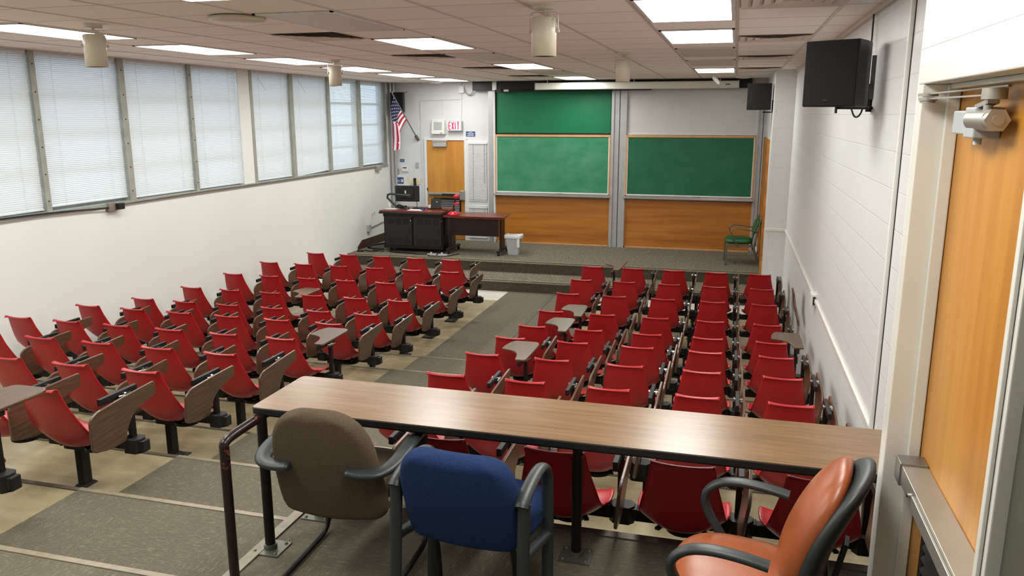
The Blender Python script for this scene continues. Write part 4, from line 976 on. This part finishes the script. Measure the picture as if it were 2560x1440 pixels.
# ------------------------------------------------------------------ podium, desk and things on the stage
CF, CXa, CXb = 14.42, -6.62, -5.375
pd = thing('podium_cabinet', 'black steel equipment cabinet podium with two vented doors', 'podium', ((CXa+CXb)/2, CF, ZS)); w = (CXb-CXa)/2
obj('body', MB().box((-w, .03, .075), (w, .72, .76)), 'black_metal', pd, bevel=.006)
for sx in (-1, 1):
    xa, xb = (-w+.03, -.02) if sx < 0 else (.02, w-.03)
    d_ = obj('door', MB().box((xa, 0, .14), (xb, .03, .70)), 'black_plastic', pd, bevel=.005)
    for zc in (.61, .225):
        for k in range(3):
            xc_ = xa+.13+k*.165; vg = MB().prism(rpoly([(xc_-.065, zc-.06), (xc_+.065, zc-.06), (xc_+.065, zc+.06), (xc_-.065, zc+.06)], .03), 0, .002, Matrix(((1, 0, 0, 0), (0, 0, -1, 0), (0, 1, 0, 0), (0, 0, 0, 1))))
            for q in range(5): vg.box((xc_-.05, -.0035, zc-.045+q*.022), (xc_+.05, -.002, zc-.04+q*.022), 1)
            obj('vent', vg, ['dark_inside', 'black_worn'], d_)
    obj('handle', MB().box((xb-.075, -.008, .36), (xb-.035, 0, .50)), 'dark_inside', d_)
    obj('lock', MB().cyl((xb-.015 if sx < 0 else xb+.012, -.012, .635), (xb-.015 if sx < 0 else xb+.012, 0, .635), .013, 12), 'chrome', d_)
obj('base_rail', MB().box((-w, .0, .075), (w, .03, .14)).box((-w, 0, .70), (w, .03, .76)), 'black_metal', pd, bevel=.003)
for k, x in enumerate((-.40, -.32, -.24, .12, .22, .30, .38)): pass
obj('worktop', MB().box((-w-.05, -.06, .795), (w+.0, .74, .825)), 'desk_top', pd, bevel=.006)
obj('worktop_edge', MB().box((-w-.06, -.075, .76), (w+.005, .75, .797)), 'black_plastic', pd, bevel=.01)
for x in (-w+.12, w-.08):
    for y in (.08, .62): obj('castor', MB().cyl((x-.015, y, .035), (x+.015, y, .035), .035, 16).box((x-.02, y-.02, .04), (x+.02, y+.02, .08)), 'black_worn', pd)
# desk
ds = thing('side_desk', 'mahogany desk with black modesty panel on castor feet beside podium', 'desk', (-4.78, 14.45, ZS)); w = .61
obj('top', MB().add([(-.60, 0, .745), (.62, 0, .745), (.60, .70, .745), (-.60, .70, .745), (-.60, 0, .715), (.60, .03, .70), (.54, .66, .70), (-.60, .70, .715)], [(0, 1, 2, 3), (7, 6, 5, 4), (0, 4, 5, 1), (1, 5, 6, 2), (2, 6, 7, 3), (3, 7, 4, 0)]), 'desk_top', ds, recalc=True)
obj('modesty_panel', MB().box((-.60, .10, .36), (.50, .125, .70)), 'mahogany_dark', ds)
for x in (-.50, .52):
    obj('leg', MB().box((x-.02, .16, .10), (x+.02, .40, .71)), 'mahogany_dark', ds)
    f = obj('foot', MB().box((x-.035, -.02, .065), (x+.035, .66, .105)), 'black_worn', ds, bevel=.008)
    for y in (.02, .62): obj('castor', MB().cyl((x-.02, y, .032), (x+.02, y, .032), .032, 14), 'black_plastic', f)
def onpod(name, label, cat, x, y, z=.825, rz=0): return thing(name, label, cat, (-6.0+x, CF+y, ZS+z), rz)
t_ = onpod('monitor', 'black computer monitor seen from behind on a bent arm', 'monitor', -.27, .42, .82, R(4))
obj('screen_housing', MB().box((-.25, 0, .135), (.25, .035, .455)).box((-.16, -.03, .20), (.14, 0, .40)), 'black_plastic', t_, bevel=.01)
obj('rear_panel', MB().box((-.15, -.035, .38), (.13, -.025, .41)).box((-.04, -.036, .30), (-.01, -.028, .36), 1), ['black_worn', 'silver_label'], t_)
obj('vesa_arm', MB().tube([(.08, -.06, .26), (-.05, -.10, .27), (-.30, -.14, .30), (-.36, -.14, .28), (-.37, -.14, .22), (-.20, -.14, .06), (-.16, -.13, .0)], .022, 10).box((-.02, -.06, .22), (.10, -.03, .30)), 'arm_plastic', t_)
obj('clamp_base', MB().box((-.20, -.18, 0), (-.10, -.08, .02)), 'steel', t_)
obj('cable', MB().tube(smooth_path([(.18, -.02, .16), (.22, -.03, .1), (.2, -.02, .03), (.18, -.02, .0)]), .006, 6), 'black_plastic', t_)
t_ = onpod('touch_panel', 'small black angled touch screen panel right of the monitor', 'control panel', .36, .36)
obj('housing', MB().cbox((0, 0, .11), (.20, .03, .20), 0, Matrix.Rotation(R(-15), 3, 'X')), 'black_plastic', t_, bevel=.006)
obj('sticker', MB().cbox((.03, -.022, .15), (.03, .002, .012), 0, Matrix.Rotation(R(-15), 3, 'X')), 'silver_label', t_)
obj('stand', MB().box((-.08, -.02, 0), (.09, .10, .03)), 'black_plastic', t_)
t_ = onpod('gooseneck_microphone', 'thin gooseneck microphone rising right of the monitor', 'microphone', .22, .40)
obj('stem', MB().tube(smooth_path([(.06, 0, 0), (.02, 0, .14), (-.02, 0, .25), (-.04, 0, .36)]), .005, 8), 'steel', t_)
obj('capsule', MB().cyl((-.04, 0, .36), (-.045, 0, .42), .012, 10), 'black_plastic', t_); obj('base', MB().box((.03, -.03, 0), (.09, .03, .02)), 'black_plastic', t_)
tag(obj('paper_cup', MB().lathe([(0, .002), (.028, .002), (.038, .115), (.035, .115), (.026, .006), (0, .006)], c=(-6.60, CF+.30, ZS+.825), n=20), 'white_plastic', recalc=True), 'tall white cup at left end of the podium top', 'cup')
tag(obj('paper_sheets', MB().box((-6.64, CF+.12, ZS+.826), (-6.40, CF+.34, ZS+.832)), 'white_plastic'), 'white papers under the cup on the podium', 'paper')
tag(obj('paper_sheets', MB().box((-6.12, CF+.02, ZS+.826), (-5.80, CF+.24, ZS+.831)), 'white_plastic'), 'white papers at front middle of the podium top', 'paper')
tag(obj('desk_phone', MB().box((-6.45, CF+.28, ZS+.826), (-6.30, CF+.46, ZS+.87)).tube([(-6.44, CF+.27, ZS+.88), (-6.38, CF+.26, ZS+.905), (-6.31, CF+.27, ZS+.88)], .016, 8), 'black_plastic'), 'dark desk phone beside the white cup', 'phone')
tag(obj('computer_mouse', MB().lathe([(.06, 0), (.055, .03), (.03, .045), (0, .05)], c=(-6.20, CF+.22, ZS+.826), n=20), 'black_plastic'), 'rounded black speaker puck below the monitor', 'speaker')
tag(obj('keyboard', MB().box((-6.12, CF+.30, ZS+.826), (-5.74, CF+.46, ZS+.848)), 'black_plastic', bevel=.004), 'black keyboard lying below the monitor', 'keyboard')
tag(obj('tissue_box', MB().box((-5.80, CF+.36, ZS+.826), (-5.68, CF+.46, ZS+.90)), 'white_plastic', bevel=.006), 'small white box right of keyboard', 'box')
tag(obj('remote_control', MB().box((-5.47, CF+.2, ZS+.826), (-5.36, CF+.3, ZS+.84)), 'black_plastic'), 'flat black remote right of the touch panel', 'remote')
tag(obj('marker_pen', MB().cyl((-5.735, CF+.10, ZS+.826), (-5.735, CF+.10, ZS+.90), .012, 12), 'red_gloss'), 'upright red marker in front of the touch panel', 'marker')
tag(obj('blue_eraser', MB().box((-5.85, CF+.08, ZS+.826), (-5.78, CF+.14, ZS+.855)), 'blue_sign'), 'small blue item beside the red marker', 'eraser')
t_ = thing('document_camera', 'red and black document camera standing on the side desk', 'document camera', (-5.22, 14.62, ZS+.745))
obj('base', MB().lathe([(0, 0), (.12, 0), (.125, .02), (.10, .045), (.05, .07), (0, .075)], n=30), 'red_gloss', t_, recalc=True)
obj('stem', MB().tube([(0, .02, .06), (.0, .02, .16), (.03, .02, .26), (.06, .0, .36)], .014, 10), 'black_plastic', t_)
obj('head', MB().lathe([(0, .02), (.03, .03), (.055, .06), (.052, .09), (.03, .11), (0, .115)], c=(.07, 0, .29), n=20), 'red_gloss', t_, recalc=True)
obj('lower_head', MB().box((.02, -.06, .20), (.12, .04, .235)), 'red_gloss', t_, bevel=.01)
obj('power_cable', MB().tube(smooth_path([(-.02, -.12, .02), (-.03, -.18, -.05), (-.03, -.19, -.3), (-.02, -.19, -.55), (-.03, -.2, -.70), (-.12, -.25, -.735)]), .008, 6), 'black_plastic', t_)
# trash bin
t_ = thing('trash_bin', 'grey plastic wastebasket with clear liner right of the desk', 'trash bin', (-4.02, 14.72, ZS), R(3))
def rrect(a, b, r): return rpoly([(-a, -b), (a, -b), (a, b), (-a, b)], r, 5)
mb = MB(); A, B_, Ai = rrect(.105, .085, .03), rrect(.155, .12, .04), rrect(.15, .115, .04); n = len(A)
v = [(x, y, .002) for x, y in A]+[(x, y, .36) for x, y in B_]+[(x*1.06, y*1.06, .365) for x, y in B_]+[(x*1.06, y*1.06, .385) for x, y in B_]+[(x, y, .385) for x, y in Ai]+[(x*.98, y*.98, .01) for x, y in A]
f = [(i*n+k, i*n+(k+1) % n, (i+1)*n+(k+1) % n, (i+1)*n+k) for i in range(5) for k in range(n)]+[tuple(range(n))[::-1], tuple(range(5*n, 6*n))]
mb.add(v, f, 0, False); obj('bin', mb, 'grey_plastic', t_)
lb = MB(); n = len(B_); v = []
for s_, z in ((1.09, .33), (1.085, .36), (1.08, .39), (.96, .392), (.9, .33), (.7, .30)):
    for k, (x, y) in enumerate(B_): q = 1+.02*math.sin(k*2.3+z*40); v.append((x*s_*q, y*s_*q, z+.006*math.sin(k*1.7)))
lb.add(v, [(i*n+k, i*n+(k+1) % n, (i+1)*n+(k+1) % n, (i+1)*n+k) for i in range(5) for k in range(n)], 0, True); obj('liner', lb, 'silver_label', t_)
obj('paper_label', MB().box((.085, -.126, .16), (.135, -.122, .33)), 'white_plastic', t_)
# green chair, faces -x (left)
t_ = thing('green_armchair', 'old green vinyl armchair with grey metal frame, right of stage', 'chair', (.18, 14.85, ZS), R(94))
obj('seat', superback(.48, .48, .12, .01, 4.5, 4.5), 'green_vinyl', t_, recalc=True).location = (0, .02, .43)
bpy.data.objects[t_.children[-1].name].rotation_euler = (R(-90), 0, 0)
b = obj('backrest', superback(.46, .30, .05, .0, 4.5, 4.5), 'green_vinyl', t_, recalc=True); b.location = (0, -.27, .70); b.rotation_euler = (R(16), 0, 0)
for sx in (-1, 1):
    x = sx*.245
    obj('front_leg', MB().bar((x, .24, 0), (x, .23, .37), .022, .03), 'aged_steel', t_, bevel=.004)
    obj('rear_leg', MB().tube(smooth_path([(x, -.38, 0), (x, -.24, .30), (x, -.235, .38), (x, -.33, .84), (x*.97, -.33, .87), (x*.9, -.33, .875)], 2), .015, 10), 'aged_steel', t_)
    obj('armrest', MB().tube(smooth_path([(x*1.05, -.28, .63), (x*1.08, -.02, .67), (x*1.08, .12, .68), (x*1.08, .18, .63), (x*1.08, .15, .55), (x*1.05, .03, .33)], 3), .017, 10, flatten=(1.1, .7, (0, 1, 0))), 'aged_steel', t_)
    obj('seat_rail', MB().bar((x, -.23, .36), (x, .24, .36), .02, .04), 'aged_steel', t_)
obj('cross_rail', MB().bar((-.245, .235, .20), (.245, .235, .20), .015).bar((-.245, -.27, .22), (.245, -.27, .22), .015).bar((-.245, -.33, .86), (.245, -.33, .86), .03).bar((-.235, .235, .18), (-.235, -.27, .20), .014), 'aged_steel', t_)
# cables and power strips on the stage
def cable(label, pts, r=.012, m='black_plastic'): return tag(obj('floor_cable', MB().tube(smooth_path(pts, 3), r, 8), m), label, 'cable')
z = ZS+.014
cable('thick black cable bundle curving left of the podium to the wall', [(-6.7, 14.55, z), (-7.0, 14.6, z), (-7.15, 14.75, z), (-7.1, 15.1, z), (-6.8, 15.5, z), (-6.6, 15.7, z)], .022)
cable('thin black cable tangled on the stage floor left of podium', [(-7.1, 14.3, z), (-6.95, 14.35, z), (-6.8, 14.25, z), (-6.7, 14.4, z), (-6.95, 14.45, z), (-6.6, 14.35, z)], .009)
cable('black cable sagging on floor under the front of the podium', [(-6.5, 14.40, z), (-6.3, 14.28, z+.01), (-6.0, 14.30, z), (-5.85, 14.22, z), (-5.6, 14.32, z), (-5.45, 14.38, z)], .018)
cable('cable loop around power strips on the stage edge', [(-5.45, 14.35, z), (-5.6, 14.12, z), (-5.5, 14.05, z), (-5.2, 14.08, z), (-5.12, 14.25, z), (-5.05, 14.45, z)], .008)
for x, l in ((-5.52, 'left beige power strip on the stage edge below podium'), (-5.30, 'right beige power strip on the stage edge below podium')):
    t_ = thing('power_strip', l, 'power strip', (x, 14.2, ZS), R(8)); obj('body', MB().box((-.09, -.035, .0), (.09, .035, .035)), 'grey_plastic', t_, bevel=.006)
    obj('plug', MB().box((-.03, -.02, .035), (.0, .02, .065)), 'beige_enamel', t_, bevel=.004)
tag(obj('cable_adapter', MB().box((-7.12, 14.22, ZS), (-7.0, 14.27, ZS+.03)), 'black_worn', bevel=.004), 'small dark power adapter at the left stage edge', 'adapter')
bpy.context.view_layer.update()
